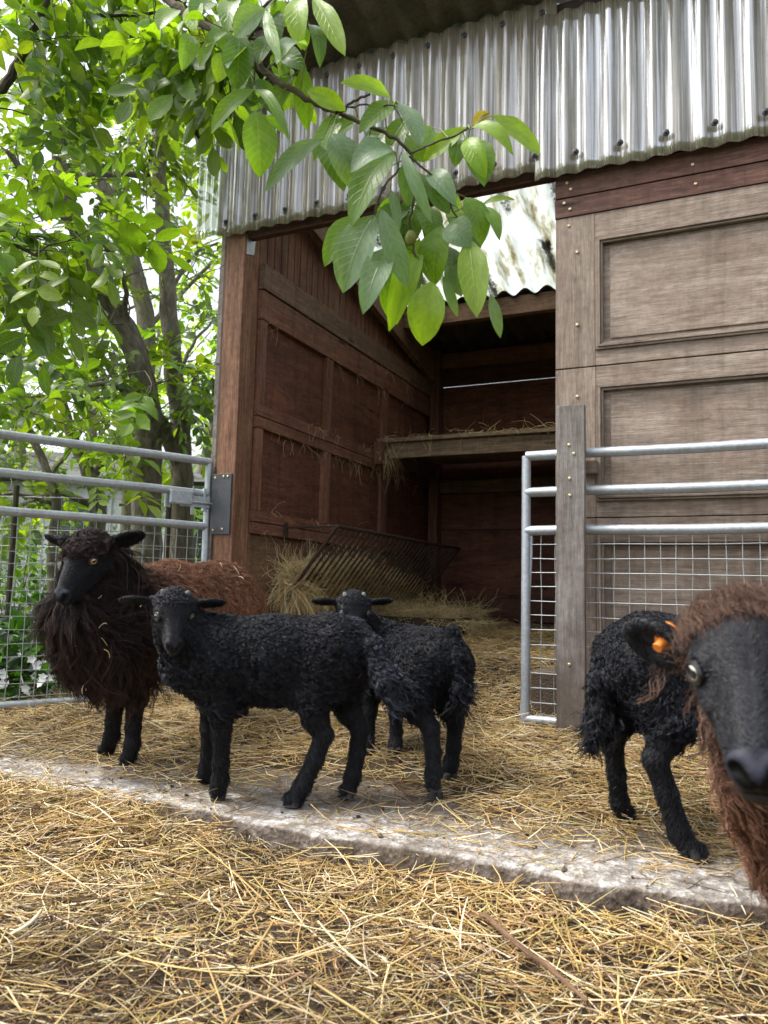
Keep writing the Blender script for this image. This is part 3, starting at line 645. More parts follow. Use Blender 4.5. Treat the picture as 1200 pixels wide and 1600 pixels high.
# ---- hay: on the shelf, in the rack, in the trough
HAY = [(.86, .68, .36), (.90, .76, .46), (.74, .54, .26), (.50, .36, .17), (.25, .17, .08), (.64, .52, .22), (.94, .84, .58)]
def tuft(n, cen, spread, L, R, droop, r=rng, pal=HAY, w=(5, 4, 5, 4, 2, 2, 1.5), zmin=None, dirv=None):
    c = np.asarray(cen) + r.normal(0, 1, (n, 3)) * np.asarray(spread); d = unit(r.normal(0, 1, (n, 3)) * np.array([1, 1, .55]) + (0 if dirv is None else np.asarray(dirv)))
    ln = r.uniform(*L, n); S = 6; P = [c]; dd = d.copy(); side = unit(r.normal(0, 1, (n, 3)))
    for k in range(S):
        dd = unit(dd + np.array([0, 0, -droop]) * r.uniform(.3, 1.6, (n, 1)) + side * .22); P.append(P[-1] + dd * (ln / S)[:, None])
    P = np.stack(P, 1)
    if zmin is not None: P[:, :, 2] = np.maximum(P[:, :, 2], zmin)
    return P, r.uniform(*R, (n, 1)) * np.linspace(1, .6, S + 1)[None], hcol(n, pal, w, r=r)
sets = [tuft(8, (x, 1.60 + rng.uniform(-.02, .1), 1.588), (.05, .03, .004), (.05, .20), (.0007, .0014), .28) for x in np.linspace(.0, 1.9, 24)]
sets += [tuft(26, (x, 1.80 + rng.uniform(-.1, .3), 1.588), (.07, .14, .004), (.05, .16), (.0008, .0015), .05, zmin=1.586) for x in np.linspace(.0, 2.2, 20)]
sets += [tuft(16, (rng.uniform(.0, .06), 1.59, 1.56 - rng.uniform(0, .12)), (.02, .02, .02), (.10, .26), (.0006, .0012), .5) for _ in range(5)]
straw_obj('hay', sets, 'wisps of hay lying on and hanging off the shelf')
# hay rack on the side wall
rack = empty('hay_rack', (-.03, 1.4, .53), 'dark slanted-bar metal hay rack on the side wall, stuffed with hay', 'hay rack')
T0, T1, TZ, TX = .40, 2.32, .885, .30
BZ, BX = .50, -.01
b = MB(); b.tube([(TX, T0, TZ), (TX, T1, TZ)], .011, 8); b.tube([(TX, T0, TZ + .0), (BX, T0 + .02, BZ)], .009, 8); b.tube([(TX, T1, TZ), (BX, T1, BZ)], .009, 8); b.tube([(BX, T0, BZ), (BX, T1, BZ)], .010, 8)
part(b, 'frame', 'rack_metal', rack, 0, smooth=True)
for k in range(30):
    y0 = T0 + .015 + (T1 - T0 - .03) * k / 29; y1 = y0 + .02
    b = MB(); b.tube([(TX, y0, TZ), (TX * .5 + BX * .5, (y0 + y1) / 2, (TZ + BZ) / 2 + .004), (BX, y1, BZ)], .0062, 6); part(b, 'bar', 'rack_metal', rack, 0, smooth=True)
for yy in (T0 + .02, T1 - .05):
    b = MB(); b.board(-.029, -.022, yy + .0, yy + .03, .83, .91, 2); b.tube([(-.024, yy + .015, .885), (TX, yy - .02, TZ)], .006, 6); part(b, 'bracket', 'rack_metal', rack, 0)
sets = []
for k in range(2000):
    y_ = rng.uniform(T0 + .0, T1 - .15); u = rng.uniform(0, 1) ** 1.2; top = .62 * (1 if y_ < 1.15 else .45) * (0.75 + .3 * math.sin(y_ * 5 + 1.2)); u = min(u, 1) * top
    z_ = BZ + .02 + (TZ - BZ) * u; xmax = BX + (TX - BX) * u
    x_ = rng.uniform(-.02, max(xmax - .012, .0))
    P_, r_, c_ = tuft(12, (x_, y_, z_), (.010, .03, .010), (.06, .20), (.0007, .0016), .03, dirv=(-.05, .0, .0))
    lim = BX + (TX - BX) * (P_[:, :, 2] - BZ) / (TZ - BZ) - .004 + .03 * (rng.uniform(0, 1, (12, 1)) < .12); P_[:, :, 0] = np.clip(P_[:, :, 0], -.028, np.maximum(lim, .0)); sets.append((P_, r_, c_))
for k in range(40): sets.append(tuft(6, (rng.uniform(0, .07), T0 + rng.uniform(-.02, .10), BZ + rng.uniform(-.02, .12)), (.02, .02, .02), (.10, .3), (.0007, .0014), .30))
cat = lambda L_: [tuple(np.concatenate([s[i] for s in L_]) for i in range(3))]
straw_obj('hay', cat(sets), 'hay bulging out between the bars of the rack')
tr = empty('feed_trough', (.2, 1.9, .30), 'low dark feed trough under the hay rack', 'trough')
b = MB(); b.board(-.02, .56, 1.47, 1.50, .29, .40, 0, tone=.8); b.board(-.02, .56, 2.26, 2.29, .29, .40, 0); b.board(.53, .56, 1.5, 2.26, .29, .40, 1); b.board(-.02, .01, 1.5, 2.26, .29, .4, 1); part(b, 'sides', 'wood_dark', tr)
b = MB(); b.board(.01, .53, 1.5, 2.26, .30, .315, 1); part(b, 'floor_board', 'wood_dark', tr)
sets = [tuft(14, (rng.uniform(.0, .54), rng.uniform(1.5, 2.2), .40 + rng.uniform(0, .05)), (.03, .03, .012), (.06, .22), (.0008, .0015), .12) for _ in range(170)]
sets += [tuft(14, (rng.uniform(.45, .7), rng.uniform(1.4, 2.0), .36 + rng.uniform(0, .02)), (.03, .03, .012), (.06, .22), (.0008, .0015), .2, zmin=.29) for _ in range(40)]
straw_obj('hay', cat(sets), 'loose hay heaped in and over the low trough')

# cobwebs and stray stalks on the side wall
sets = [tuft(5, (-.03, rng.uniform(.2, 2.4), random.choice([2.09, 1.94, 1.49, 1.37, .95, .83])), (.004, .05, .01), (.03, .14), (.0004, .0008), .45, w=(3, 3, 3, 2, 1, 1, 2)) for _ in range(60)]
straw_obj('stray_hay', cat(sets), 'stray wisps caught on the rails of the side wall')

# ------------------------------------------------------------ gates
def gate(name, P, d, L, zs, rr, stile_t, mesh0, label, cat_, z_bot, wire_sp=.0555, extra_stile=False):
    """tubular gate: P hinge corner, d unit direction, tubes at heights zs, welded mesh under the lowest of them"""
    P = np.array(P, float); d = np.array([d[0], d[1], 0.0]); g = empty(name, tuple(P), label, cat_)
    q = lambda t, z, o=0: tuple(P + d * t + np.array([0, 0, z]) + np.array([-d[1], d[0], 0]) * o)
    for z in zs:
        m = MB(); n = 8; m.tube([q(L * i / n, z + .002 * math.sin(i * 1.7)) for i in range(n + 1)], rr, 14); part(m, 'tube', 'galv', g, 0, smooth=True)
    m = MB(); m.tube([q(0, z_bot), q(L, z_bot)], rr * .95, 14); part(m, 'bottom_tube', 'galv', g, 0, smooth=True)
    for t in ((0,) if not extra_stile else (0,)):
        m = MB(); m.tube([q(t - .0, z_bot - .02), q(t, zs[0] + .0)], rr * .92, 14); part(m, 'stile', 'galv', g, 0, smooth=True)
    m = MB(); m.tube([q(L, z_bot), q(L, zs[0])], rr * .9, 14); part(m, 'stile', 'galv', g, 0, smooth=True)
    m = MB(); t = mesh0
    while t < L:
        m.tube([q(t, z_bot, .004)] + [q(t + random.gauss(0, .0022), z_bot + (zs[-1] - z_bot) * k_ / 6, .004) for k_ in range(1, 6)] + [q(t, zs[-1], .004)], .0019, 6); t += wire_sp
    z = zs[-1] - .055
    while z > z_bot + .02:
        m.tube([q(i * L / 10, z + .0016 * math.sin(i * 2.1 + z * 30) + random.gauss(0, .0012), -.0005) for i in range(11)], .0019, 6); z -= wire_sp
    part(m, 'wire_mesh', 'wire', g, 0, smooth=True)
    return g, q
gl_, q = gate('metal_gate', (-.222, .005, 0), (-.4359, -.9), 2.3, (1.18, 1.018, .856), .0195, 0, .045, 'galvanised tubular gate with wire mesh and a latch, hung beside the brown ewe', 'gate', .045)
m = MB()                                     # latch: box, bolt and keeper
a_ = q(.215, 1.018, -.024); b_ = q(.035, 1.018, -.024)
dv = np.array([-.4359, -.9, 0]); nv = np.array([-.9, .4359, 0]) * 1.0
def obox(mb, c, l, h, w): 
    c = np.array(c); V = [c + dv * sx * l / 2 + np.array([0, 0, sz * h / 2]) + nv * sy * w / 2 for sx in (-1, 1) for sy in (-1, 1) for sz in (-1, 1)]
    mb.add(V, [[0, 1, 3, 2], [4, 6, 7, 5], [0, 4, 5, 1], [2, 3, 7, 6], [0, 2, 6, 4], [1, 5, 7, 3]])
obox(m, q(.155, .985, .03), .115, .068, .022); part(m, 'latch_box', 'galv', gl_, .006)
m = MB(); obox(m, q(.21, .985, .0), .03, .10, .012); obox(m, q(.075, .972, +.022), .16, .055, .006); obox(m, q(.095, .925, .03), .018, .04, .006); obox(m, q(.03, .985, .02), .012, .115, .02); part(m, 'latch_plate', 'galv', gl_, .002)
m = MB(); m.tube([q(.11, .968, .036), q(-.09, .966, .036)], .006, 8); m.tube([q(.095, .98, .034), q(.095, 1.045, .034)], .004, 6); part(m, 'bolt', 'galv', gl_, 0, smooth=True)
m = MB(); m.board(-.19, -.073, -.010, -.0015, .815, 1.115, 2); pl = part(m, 'strike_plate', 'black_metal', shed, .002, 'black metal plate screwed to the post behind the gate latch')
m = MB()
for x, z in ((-.17, 1.095), (-.12, 1.10), (-.095, 1.10), (-.17, .835), (-.115, .84)): m = MB(); m.disc((x, -.010, z), (0, -1, 0), .006); part(m, 'screw', 'screw', pl, 0)
gr_, q2 = gate('metal_gate', (1.415, -.09, 0), (1, 0), 1.75, (1.108, .961, .808), .0195, 0, .06, 'galvanised tubular gate panel fixed flat against the panelled door wall', 'gate', .075)
m = MB(); m.tube([(1.395, -.09, .02), (1.412, -.09, .25), (1.433, -.085, .72), (1.434, -.085, .80)], .008, 8); part(m, 'hinge_rod', 'galv', gr_, 0, smooth=True)
# ------------------------------------------------------------ animals: one continuous skin grown from a smooth distance field
class Field:
    def __init__(s, lo, hi, h):
        s.h = h; s.lo = np.array(lo, float); s.n = np.ceil((np.array(hi) - s.lo) / h).astype(int) + 1
        s.F = np.full(tuple(s.n), 0.2, np.float32); s.ops = []
    def sub(s, lo, hi, pad):
        a = np.clip(np.floor((np.array(lo) - pad - s.lo) / s.h).astype(int), 0, s.n - 1); b = np.clip(np.ceil((np.array(hi) + pad - s.lo) / s.h).astype(int) + 1, 1, s.n)
        if np.any(b <= a): return None, None
        ax = [s.lo[i] + np.arange(a[i], b[i]) * s.h for i in range(3)]
        X = np.stack(np.meshgrid(*ax, indexing='ij'), -1); return tuple(slice(a[i], b[i]) for i in range(3)), X
    def comb(s, sl, d, k, sign):
        f = s.F[sl]
        if sign > 0:
            h = np.clip(.5 + .5 * (f - d) / k, 0, 1); s.F[sl] = f * (1 - h) + d * h - k * h * (1 - h)
        else:
            d = -d; h = np.clip(.5 - .5 * (f - d) / k, 0, 1); s.F[sl] = f * (1 - h) + d * h + k * h * (1 - h)
    def cone(s, a, b, ra, rb, k=.02, sign=1, flat=None):
        a = np.array(a, float); b = np.array(b, float); m = max(ra, rb)
        sl, X = s.sub(np.minimum(a, b) - m, np.maximum(a, b) + m, k * 2.0 + .01)
        if sl is None: return
        ba = b - a; L2 = ba @ ba; t = np.clip(((X - a) @ ba) / L2, 0, 1)
        q = X - a - t[..., None] * ba
        if flat is not None:                 # flat = (axis, factor): squash across axis
            ax, fc = flat; q = q + (q @ ax)[..., None] * ax * (1 / fc - 1)
        d = np.linalg.norm(q, axis=-1) - (ra + (rb - ra) * t)
        s.comb(sl, d.astype(np.float32), k, sign)
    def ell(s, c, r, Rm=None, k=.02, sign=1):
        c = np.array(c, float); r = np.array(r, float); m = max(r)
        sl, X = s.sub(c - m, c + m, k * 2.0 + .01)
        if sl is None: return
        q = X - c
        if Rm is not None: q = q @ Rm        # columns of Rm are the ellipsoid's axes in world space
        k0 = np.linalg.norm(q / r, axis=-1); k1 = np.linalg.norm(q / (r * r), axis=-1) + 1e-9
        s.comb(sl, (k0 * (k0 - 1) / k1).astype(np.float32), k, sign)
    def mesh(s):
        F = s.F; nx, ny, nz = F.shape; ins = F < 0
        cnt = np.zeros((nx - 1, ny - 1, nz - 1), np.int8)
        cs = [(i, j, k) for i in (0, 1) for j in (0, 1) for k in (0, 1)]
        for i, j, k in cs: cnt += ins[i:nx - 1 + i, j:ny - 1 + j, k:nz - 1 + k]
        act = (cnt > 0) & (cnt < 8); I = np.argwhere(act); idx = np.full(act.shape, -1, np.int64); idx[act] = np.arange(len(I))
        acc = np.zeros((len(I), 3)); w = np.zeros(len(I))
        for c0 in cs:
            for ax in range(3):
                if c0[ax]: continue
                c1 = list(c0); c1[ax] = 1
                f0 = F[I[:, 0] + c0[0], I[:, 1] + c0[1], I[:, 2] + c0[2]]; f1 = F[I[:, 0] + c1[0], I[:, 1] + c1[1], I[:, 2] + c1[2]]
                m = (f0 < 0) != (f1 < 0); t = f0[m] / (f0[m] - f1[m]); p = np.tile(np.array(c0, float), (m.sum(), 1)); p[:, ax] += t; acc[m] += p; w[m] += 1
        V = s.lo + (I + acc / w[:, None]) * s.h
        Q = []
        for ax in range(3):
            b, c = (ax + 1) % 3, (ax + 2) % 3
            sl0 = [slice(None)] * 3; sl1 = [slice(None)] * 3; sl0[ax] = slice(0, -1); sl1[ax] = slice(1, None)
            e = ins[tuple(sl0)] != ins[tuple(sl1)]; flip = ins[tuple(sl0)]
            P = np.argwhere(e); P = P[(P[:, b] > 0) & (P[:, c] > 0) & (P[:, b] < F.shape[b] - 1) & (P[:, c] < F.shape[c] - 1)]
            def g(db, dc): R_ = P.copy(); R_[:, b] += db; R_[:, c] += dc; return idx[R_[:, 0], R_[:, 1], R_[:, 2]]
            q = np.stack([g(-1, -1), g(0, -1), g(0, 0), g(-1, 0)], 1); fl = flip[P[:, 0], P[:, 1], P[:, 2]]
            q[~fl] = q[~fl][:, ::-1]; Q.append(q)
        Q = np.concatenate(Q); Q = Q[(Q >= 0).all(1)]
        return V, Q
def frame(fwd, up=(0, 0, 1)):
    f = unit(np.array(fwd, float)); s = unit(np.cross(np.array(up, float), f)); u = np.cross(f, s); return f, s, u     # s = the animal's left
def tris(V, Q):
    T = np.concatenate([Q[:, [0, 1, 2]], Q[:, [0, 2, 3]]]); A = V[T[:, 1]] - V[T[:, 0]]; B = V[T[:, 2]] - V[T[:, 0]]; N = np.cross(A, B)
    return T, .5 * np.linalg.norm(N, axis=1)
def vnorm(V, Q):
    n = np.cross(V[Q[:, 2]] - V[Q[:, 0]], V[Q[:, 3]] - V[Q[:, 1]]); N = np.zeros_like(V)
    for k in range(4): np.add.at(N, Q[:, k], n)
    return unit(N)
def sample(V, Q, N, n, weight, r):
    T, A = tris(V, Q); c = V[T].mean(1); w = A * weight(c); w = w / w.sum(); i = r.choice(len(T), n, p=w); u = r.uniform(0, 1, (n, 2)); fl = u.sum(1) > 1; u[fl] = 1 - u[fl]
    b = np.stack([1 - u.sum(1), u[:, 0], u[:, 1]], 1)
    return (V[T[i]] * b[:, :, None]).sum(1), unit((N[T[i]] * b[:, :, None]).sum(1))
def fur(P, N, flow, length, nstr, spread, lift, wave, freq, grav, S, rad, colf, r, conv=.5, jitter=.15, curl=0.0, sink=1.15, root_in=.003):
    """locks rooted at P: nstr fibres each, drawn together towards the tip, with a shared wave"""
    n = len(P); D = flow(P); D = unit(D - N * (D * N).sum(-1, keepdims=True)); side = unit(np.cross(N, D))
    D = unit(D + side * r.normal(0, jitter, (n, 1)) * 1.5); side = unit(np.cross(N, D))
    L = length(P) * r.uniform(.72, 1.25, n); lf = lift * r.uniform(.6, 1.4, n)
    t = np.linspace(0, 1, S + 1); pos = P - N * root_in; C = [pos]; d = unit(D + N * lf[:, None])
    for k in range(S):
        d = unit(d - N * (lf[:, None] * sink / S) + np.array([0, 0, -grav * 3 / S]) + D * (.8 / S)); pos = pos + d * (L / S)[:, None]; C.append(pos)
    C = np.stack(C, 1)
    ph = r.uniform(0, 6.28, n)[:, None]; fr = (freq * r.uniform(.75, 1.3, n))[:, None] * 2 * np.pi; w = np.sin(fr * t[None] + ph) * wave * np.minimum(1, t * 3)[None]
    w2 = np.cos(fr * t[None] + ph) * wave * curl * np.minimum(1, t * 3)[None]
    C = C + side[:, None, :] * w[..., None] + N[:, None, :] * w2[..., None]
    ro = r.normal(0, spread, (n, nstr, 2)); off = ro[..., :1] * side[:, None, :] + ro[..., 1:] * D[:, None, :]
    k_ = (1 - conv * t)[None, None, :, None]
    lenj = r.uniform(.75, 1.1, (n, nstr, 1, 1))
    G = C[:, None, :1, :] + (C[:, None] - C[:, None, :1, :]) * lenj + off[:, :, None, :] * k_ + r.normal(0, spread * .18, (n, nstr, S + 1, 3)) * t[None, None, :, None]
    G = G.reshape(n * nstr, S + 1, 3)
    rd = rad * r.uniform(.7, 1.25, (n * nstr, 1)) * np.linspace(1, .35, S + 1)[None] ** .7
    col = colf(np.repeat(P, nstr, 0), t, r, n * nstr)
    return G, rd, col
def fur_obj(name, sets, mat, parent):
    Vs, Fs, Cs = [], [], []; o = 0
    for P, rad, c in sets:
        V, F, C = ribbons(P, P.shape[1] - 1, rad, c); Vs.append(V); Fs.append(F + o); Cs.append(C); o += len(V)
    return np_mesh(name, np.concatenate(Vs), np.concatenate(Fs), M[mat], parent, col=np.concatenate(Cs), smooth=True)
def skin_mat():
    t = NT('dark_skin'); g = t.n('ShaderNodeTexCoord').outputs['Object']; a = t.noise(g, 260, 3, .6); b = t.noise(g, 25, 4, .6)
    col = t.mix(t.attr('col').outputs['Color'], t.ramp(b, [(.3, (.7, .7, .7)), (.7, (1.3, 1.3, 1.35))]), 1.0, 'MULTIPLY')
    p = t.pbr(col, .55, normal=t.bump(a, .5, .0012), spec=.16); return t.out(p.outputs[0])
M['skin'] = skin_mat()
def eye_mat(name, iris, size=.74, px=1.9, pz=3.6):
    t = NT(name); g = t.n('ShaderNodeTexCoord').outputs['Object']; s_ = t.n('ShaderNodeSeparateXYZ'); t.l(g, s_.inputs[0])
    y, z = s_.outputs[1], s_.outputs[2]
    r2 = t.math('SQRT', t.math('ADD', t.math('MULTIPLY', y, y), t.math('MULTIPLY', z, z)))
    m1 = t.ramp(r2, [(size, (1, 1, 1)), (size + .06, (0, 0, 0))])
    e = t.math('ADD', t.math('POWER', t.math('ABSOLUTE', t.math('MULTIPLY', y, px)), 2.5), t.math('POWER', t.math('ABSOLUTE', t.math('MULTIPLY', z, pz)), 2.5)); m2 = t.ramp(e, [(.7, (1, 1, 1)), (1.0, (0, 0, 0))])
    nn = t.noise(g, 6, 4, .7); ir = t.mix(iris, tuple(x * .45 for x in iris), t.ramp(nn, [(.4, (0, 0, 0)), (.7, (1, 1, 1))]))
    col = t.mix((.03, .022, .02), ir, m1); col = t.mix(col, (.004, .005, .008), m2)
    p = t.pbr(col, .12, spec=.6); p.inputs['Coat Weight'].default_value = 1.0; p.inputs['Coat Roughness'].default_value = .02; return t.out(p.outputs[0])
M['eye_amber'] = eye_mat('amber_eye', (.46, .27, .11)); M['eye_dark'] = eye_mat('dark_eye', (.16, .12, .085), .8, 1.7, 2.2); M['eye_gold'] = eye_mat('pale_gold_eye', (.62, .56, .44), .84, 1.45, 2.3)
M['horn'] = fibre('horn_bud', (.10, .105, .11), (.24, .25, .25), .6)
M['hoof'] = fibre('hoof_horn', (.022, .021, .022), (.060, .057, .056), .5)
def plain(name, c, rough=.4, **k): t = NT(name); return t.out(t.pbr(c, rough, **k).outputs[0])
M['tag'] = plain('orange_tag_plastic', (.66, .20, .025), .4)
M['lid'] = plain('eyelid_skin', (.010, .010, .012), .35)

def sphere_obj(name, c, r, mat, parent, fwd, scale=(1, 1, 1), up=(0, 0, 1), seg=24):
    th = np.linspace(0, np.pi, seg // 2 + 1); ph = np.arange(seg) * 2 * np.pi / seg
    V = np.array([(math.cos(a), math.sin(a) * math.cos(b), math.sin(a) * math.sin(b)) for a in th for b in ph])
    F = [[i * seg + k, (i + 1) * seg + k, (i + 1) * seg + (k + 1) % seg, i * seg + (k + 1) % seg] for i in range(seg // 2) for k in range(seg)]
    o = np_mesh(name, V, F, mat, smooth=True); f, s, u = frame(fwd, up)
    o.parent = parent; o.location = Vector(np.array(c) - np.array(parent_world(parent))); o.scale = (r * scale[0], r * scale[1], r * scale[2])
    o.rotation_euler = Matrix(((f[0], s[0], u[0]), (f[1], s[1], u[1]), (f[2], s[2], u[2]))).to_euler(); return o

def build_head(fd, H, f, s, u, L, adult=False, ear=None, ml=1.0, earz=.07, earlen=.50):
    """head skin: H centre of the skull, f muzzle direction, s the animal's left, u up, L poll-to-nose length"""
    w = lambda x, y, z: H + (f * (x if x < .2 else .2 + (x - .2) * ml) + s * y + u * z) * L
    Rm = np.stack([f, s, u], 1); k = .05 * L
    fd.ell(w(0, 0, .01), np.array((.31, .25 if adult else .275, .27)) * L, Rm, k)
    fd.cone(w(.05, 0, -.03), w(.62, 0, -.16), .215 * L, .096 * L, .07 * L)                # muzzle
    fd.cone(w(.10, 0, .10), w(.60, 0, -.075), .145 * L, .068 * L, .06 * L)                # bridge
    for q in (-1, 1):
        fd.cone(w(.05, q * .09, -.17), w(.50, q * .040, -.235), .115 * L, .056 * L, .06 * L)   # jaw
        fd.ell(w(.14, q * .165, .085), np.array((.10, .062, .062)) * L, Rm, .06 * L)       # brow
        fd.ell(w(.18, q * .155, -.06), np.array((.13, .055, .07)) * L, Rm, .06 * L)        # cheekbone
        fd.ell(w(.655, q * .062, -.105), np.array((.055, .050, .050)) * L, Rm, .03 * L)    # nostril wing
    fd.ell(w(.66, 0, -.150), np.array((.075, .090, .075)) * L, Rm, .04 * L)                # muzzle tip
    fd.cone(w(.50, 0, -.25), w(.635, 0, -.235), .075 * L, .060 * L, .04 * L)              # lower lip, chin
    for q in (-1, 1):                                                                    # nostrils: slanting slits
        fd.cone(w(.765, q * .028, -.155), w(.712, q * .080, -.100), .020 * L, .031 * L, .006 * L, -1)
        fd.cone(w(.735, q * .012, -.197), w(.60, q * .100, -.213), .013 * L, .010 * L, .010 * L, -1)  # mouth
        fd.ell(w(.195, q * .245, .045), np.array((.05, .04, .042)) * L, Rm, .02 * L, -1)    # eye socket
    fd.cone(w(.745, 0, -.155), w(.738, 0, -.200), .010 * L, .010 * L, .008 * L, -1)
    ears = ear or [((-.12, 1.0, -.05), (.75, .0, -.45)), ((-.12, 1.0, -.05), (.75, .0, -.45))]
    for q, (dr, face) in zip((1, -1), ears):
        a = w(-.07, q * .20, earz); d = unit(f * dr[0] + s * q * dr[1] + u * dr[2]); fc = unit(f * face[0] + s * q * face[1] + u * face[2]); fc = unit(fc - d * (fc @ d)); sd = np.cross(fc, d)
        Re = np.stack([d, sd, fc], 1); EL = earlen * L * (1.0 if adult else .95)
        fd.cone(a, a + d * EL * .35, .060 * L, .055 * L, .04 * L)
        fd.ell(a + d * EL * .62, (EL * .46, .145 * L, .036 * L), Re, .03 * L)
        fd.ell(a + d * EL * .60 + fc * .036 * L, (EL * .36, .105 * L, .032 * L), Re, .012 * L, -1)
    return w

def finish(root, fd, colf, name='body'):
    V, Q = fd.mesh(); N = vnorm(V, Q); o = np_mesh(name, V, Q, M['skin'], root, col=colf(V), smooth=True); return o, V, Q, N
def hoof(root, p, d, s, sc):
    """two toes of a cloven hoof at ground point p, toes pointing along d"""
    d = unit(np.array([d[0], d[1], 0])); sd = np.array([-d[1], d[0], 0]); m = MB()
    for q in (-1, 1):
        c = np.array(p) + sd * q * .0125 * sc - d * .012 * sc
        m.tube([c + np.array([0, 0, .001]), c + np.array([0, 0, .012 * sc]) - d * .002 * sc, c + np.array([0, 0, .030 * sc]) - d * .010 * sc], [.0155 * sc, .0145 * sc, .010 * sc], 12)
        m.tube([c + d * .004 * sc + np.array([0, 0, .003 * sc]), c + d * .020 * sc + np.array([0, 0, .003 * sc]), c + d * .030 * sc + np.array([0, 0, .003 * sc])], [.011 * sc, .008 * sc, .003 * sc], 10)
    v = np.array(m.v); v[:, 2] = np.maximum(v[:, 2], p[2]); m.v = [tuple(x) for x in v]
    return m.build('hoof', M['hoof'], root, smooth=True)
def legs(fd, L_, sc):
    """each leg: list of (point, radius)"""
    for pts in L_:
        for q_, ((a, ra), (b, rb)) in enumerate(zip(pts[:-1], pts[1:])): k_ = .9 if q_ else 1.0; fd.cone(a, b, ra * sc * k_, rb * sc * .9, .011 * sc)
def dist_fn(cones):
    def f(X):
        d = np.full(len(X), 9.0)
        for a, b, ra, rb in cones:
            a = np.array(a); b = np.array(b); ba = b - a; t = np.clip(((X - a) @ ba) / (ba @ ba), 0, 1); d = np.minimum(d, np.linalg.norm(X - a - t[:, None] * ba, axis=1) - (ra + (rb - ra) * t))
        return d
    return f
def bbox(pts, pad): P = np.array(pts); return P.min(0) - pad, P.max(0) + pad
def bezpath(pts): return pts
BLK = np.array((.0048, .0054, .0080))
def black_col(P, t, r, n):
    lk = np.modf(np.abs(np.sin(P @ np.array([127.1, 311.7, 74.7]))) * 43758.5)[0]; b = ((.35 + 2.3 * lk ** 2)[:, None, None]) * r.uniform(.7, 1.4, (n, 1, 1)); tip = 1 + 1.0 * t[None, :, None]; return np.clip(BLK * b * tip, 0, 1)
def hair_col(P, t, r, n): return np.tile(BLK * 1.5, (n, len(t), 1)) * r.uniform(.4, 1.8, (n, 1, 1))
def grow_sheep(spec):
    r = np.random.default_rng(spec['seed']); root = empty('sheep', spec['base'], spec['label'], 'sheep', None); sc = spec.get('sc', 1.0)
    body = spec['body']; allp = [p for p, _, in [(q[0], 0) for q in body]] + [p for lg in spec['legs'] for p, _ in lg] + [spec['H'] + spec['hf'] * .17, spec['H'] - spec['hs'] * .14, spec['H'] + spec['hs'] * .14]
    lo, hi = bbox(allp + [p for p, _ in spec['tail']], .15 * sc); lo[2] = max(lo[2], -.06)
    fd = Field(lo, hi, spec.get('h', .0042))
    W = []
    for (a, ra), (b, rb) in zip(body[:-1], body[1:]): fd.cone(a, b, ra, rb, .05); W.append((a, b, ra, rb))
    for (a, b, ra, rb) in spec['extra']: fd.cone(a, b, ra, rb, .035); W.append((a, b, ra, rb))
    legs(fd, spec['legs'], sc)
    tl = spec['tail']
    for (a, ra), (b, rb) in zip(tl[:-1], tl[1:]): fd.cone(a, b, ra, rb, .012); W.append((a, b, ra + .004, rb + .004))
    nk = spec['neck']
    for (a, ra), (b, rb) in zip(nk[:-1], nk[1:]): fd.cone(a, b, ra, rb, .03); W.append((a, b, ra, rb))
    H, f, s, u, L = spec['H'], spec['hf'], spec['hs'], spec['hu'], spec['L']
    w = build_head(fd, H, f, s, u, L, spec.get('adult', False), ear=spec.get('ear'), ml=spec.get('ml', .78), earz=spec.get('earz', .07), earlen=spec.get('earlen', .5))
    def colf(V):
        C = np.tile(np.array(spec.get('skin', (.0050, .0055, .0075))), (len(V), 1)) * (1 + 1.0 * smst(.50 * L, .6 * L, (V - H) @ f) * (np.linalg.norm(V - H, axis=1) < 1.0 * L))[:, None]
        dn = np.minimum(*[dist_fn([(w(.740, q * .030, -.155), w(.690, q * .078, -.102), .0, .0)])(V) for q in (-1, 1)])[:, None]; C = C * (1 + 1.2 * np.exp(-((dn - .062 * L) / (.018 * L)) ** 2)); C = np.where(dn < .030 * L, .0008, C)
        dm = np.minimum(*[dist_fn([(w(.735, 0, -.200), w(.60, q * .100, -.213), .0, .0)])(V) for q in (-1, 1)])[:, None]; C = np.where(dm < .016 * L, .0012, C)
        if 'woolskin' in spec:
            wk = smst(.0, .03, hd0(V) - woold0(V))[:, None]; C = C * (1 - wk) + np.array(spec['woolskin']) * wk
        return C
    woold0 = dist_fn(W); hd0 = dist_fn([(a_[0], b_[0], a_[1], b_[1]) for lg in spec['legs'] for a_, b_ in zip(lg[:-1], lg[1:])] + [(w(.05, 0, -.03), w(.62, 0, -.16), .225 * L, .118 * L), (w(0, 0, 0), w(.1, 0, 0), .26 * L, .24 * L), (w(0, -.18, .1), w(-.1, -.6, .1), .04, .04), (w(0, .18, .1), w(-.1, .6, .1), .04, .04)])
    o, V, Q, N = finish(root, fd, colf)
    woold = dist_fn(W); headc = H + f * .28 * L
    hd = lambda X: np.linalg.norm(((X - H) @ np.stack([f, s, u], 1)) * np.array([.8, 1, 1]), axis=1)
    legd = dist_fn([(a, b, ra * sc, rb * sc) for lg in spec['legs'] for (a, ra), (b, rb) in zip(lg[:-1], lg[1:])] + [(w(.05, 0, -.03), w(.62, 0, -.16), .225 * L, .118 * L), (w(0, 0, 0), w(.05, 0, 0), .26 * L, .24 * L), (w(0, -.18, .1), w(-.1, -.6, .1), .03, .03), (w(0, .18, .1), w(-.1, .6, .1), .03, .03)])
    isw_ = lambda X: woold(X) < legd(X) + .004
    isw = lambda X: isw_(X).astype(float)
    tip = tl[-1][0]
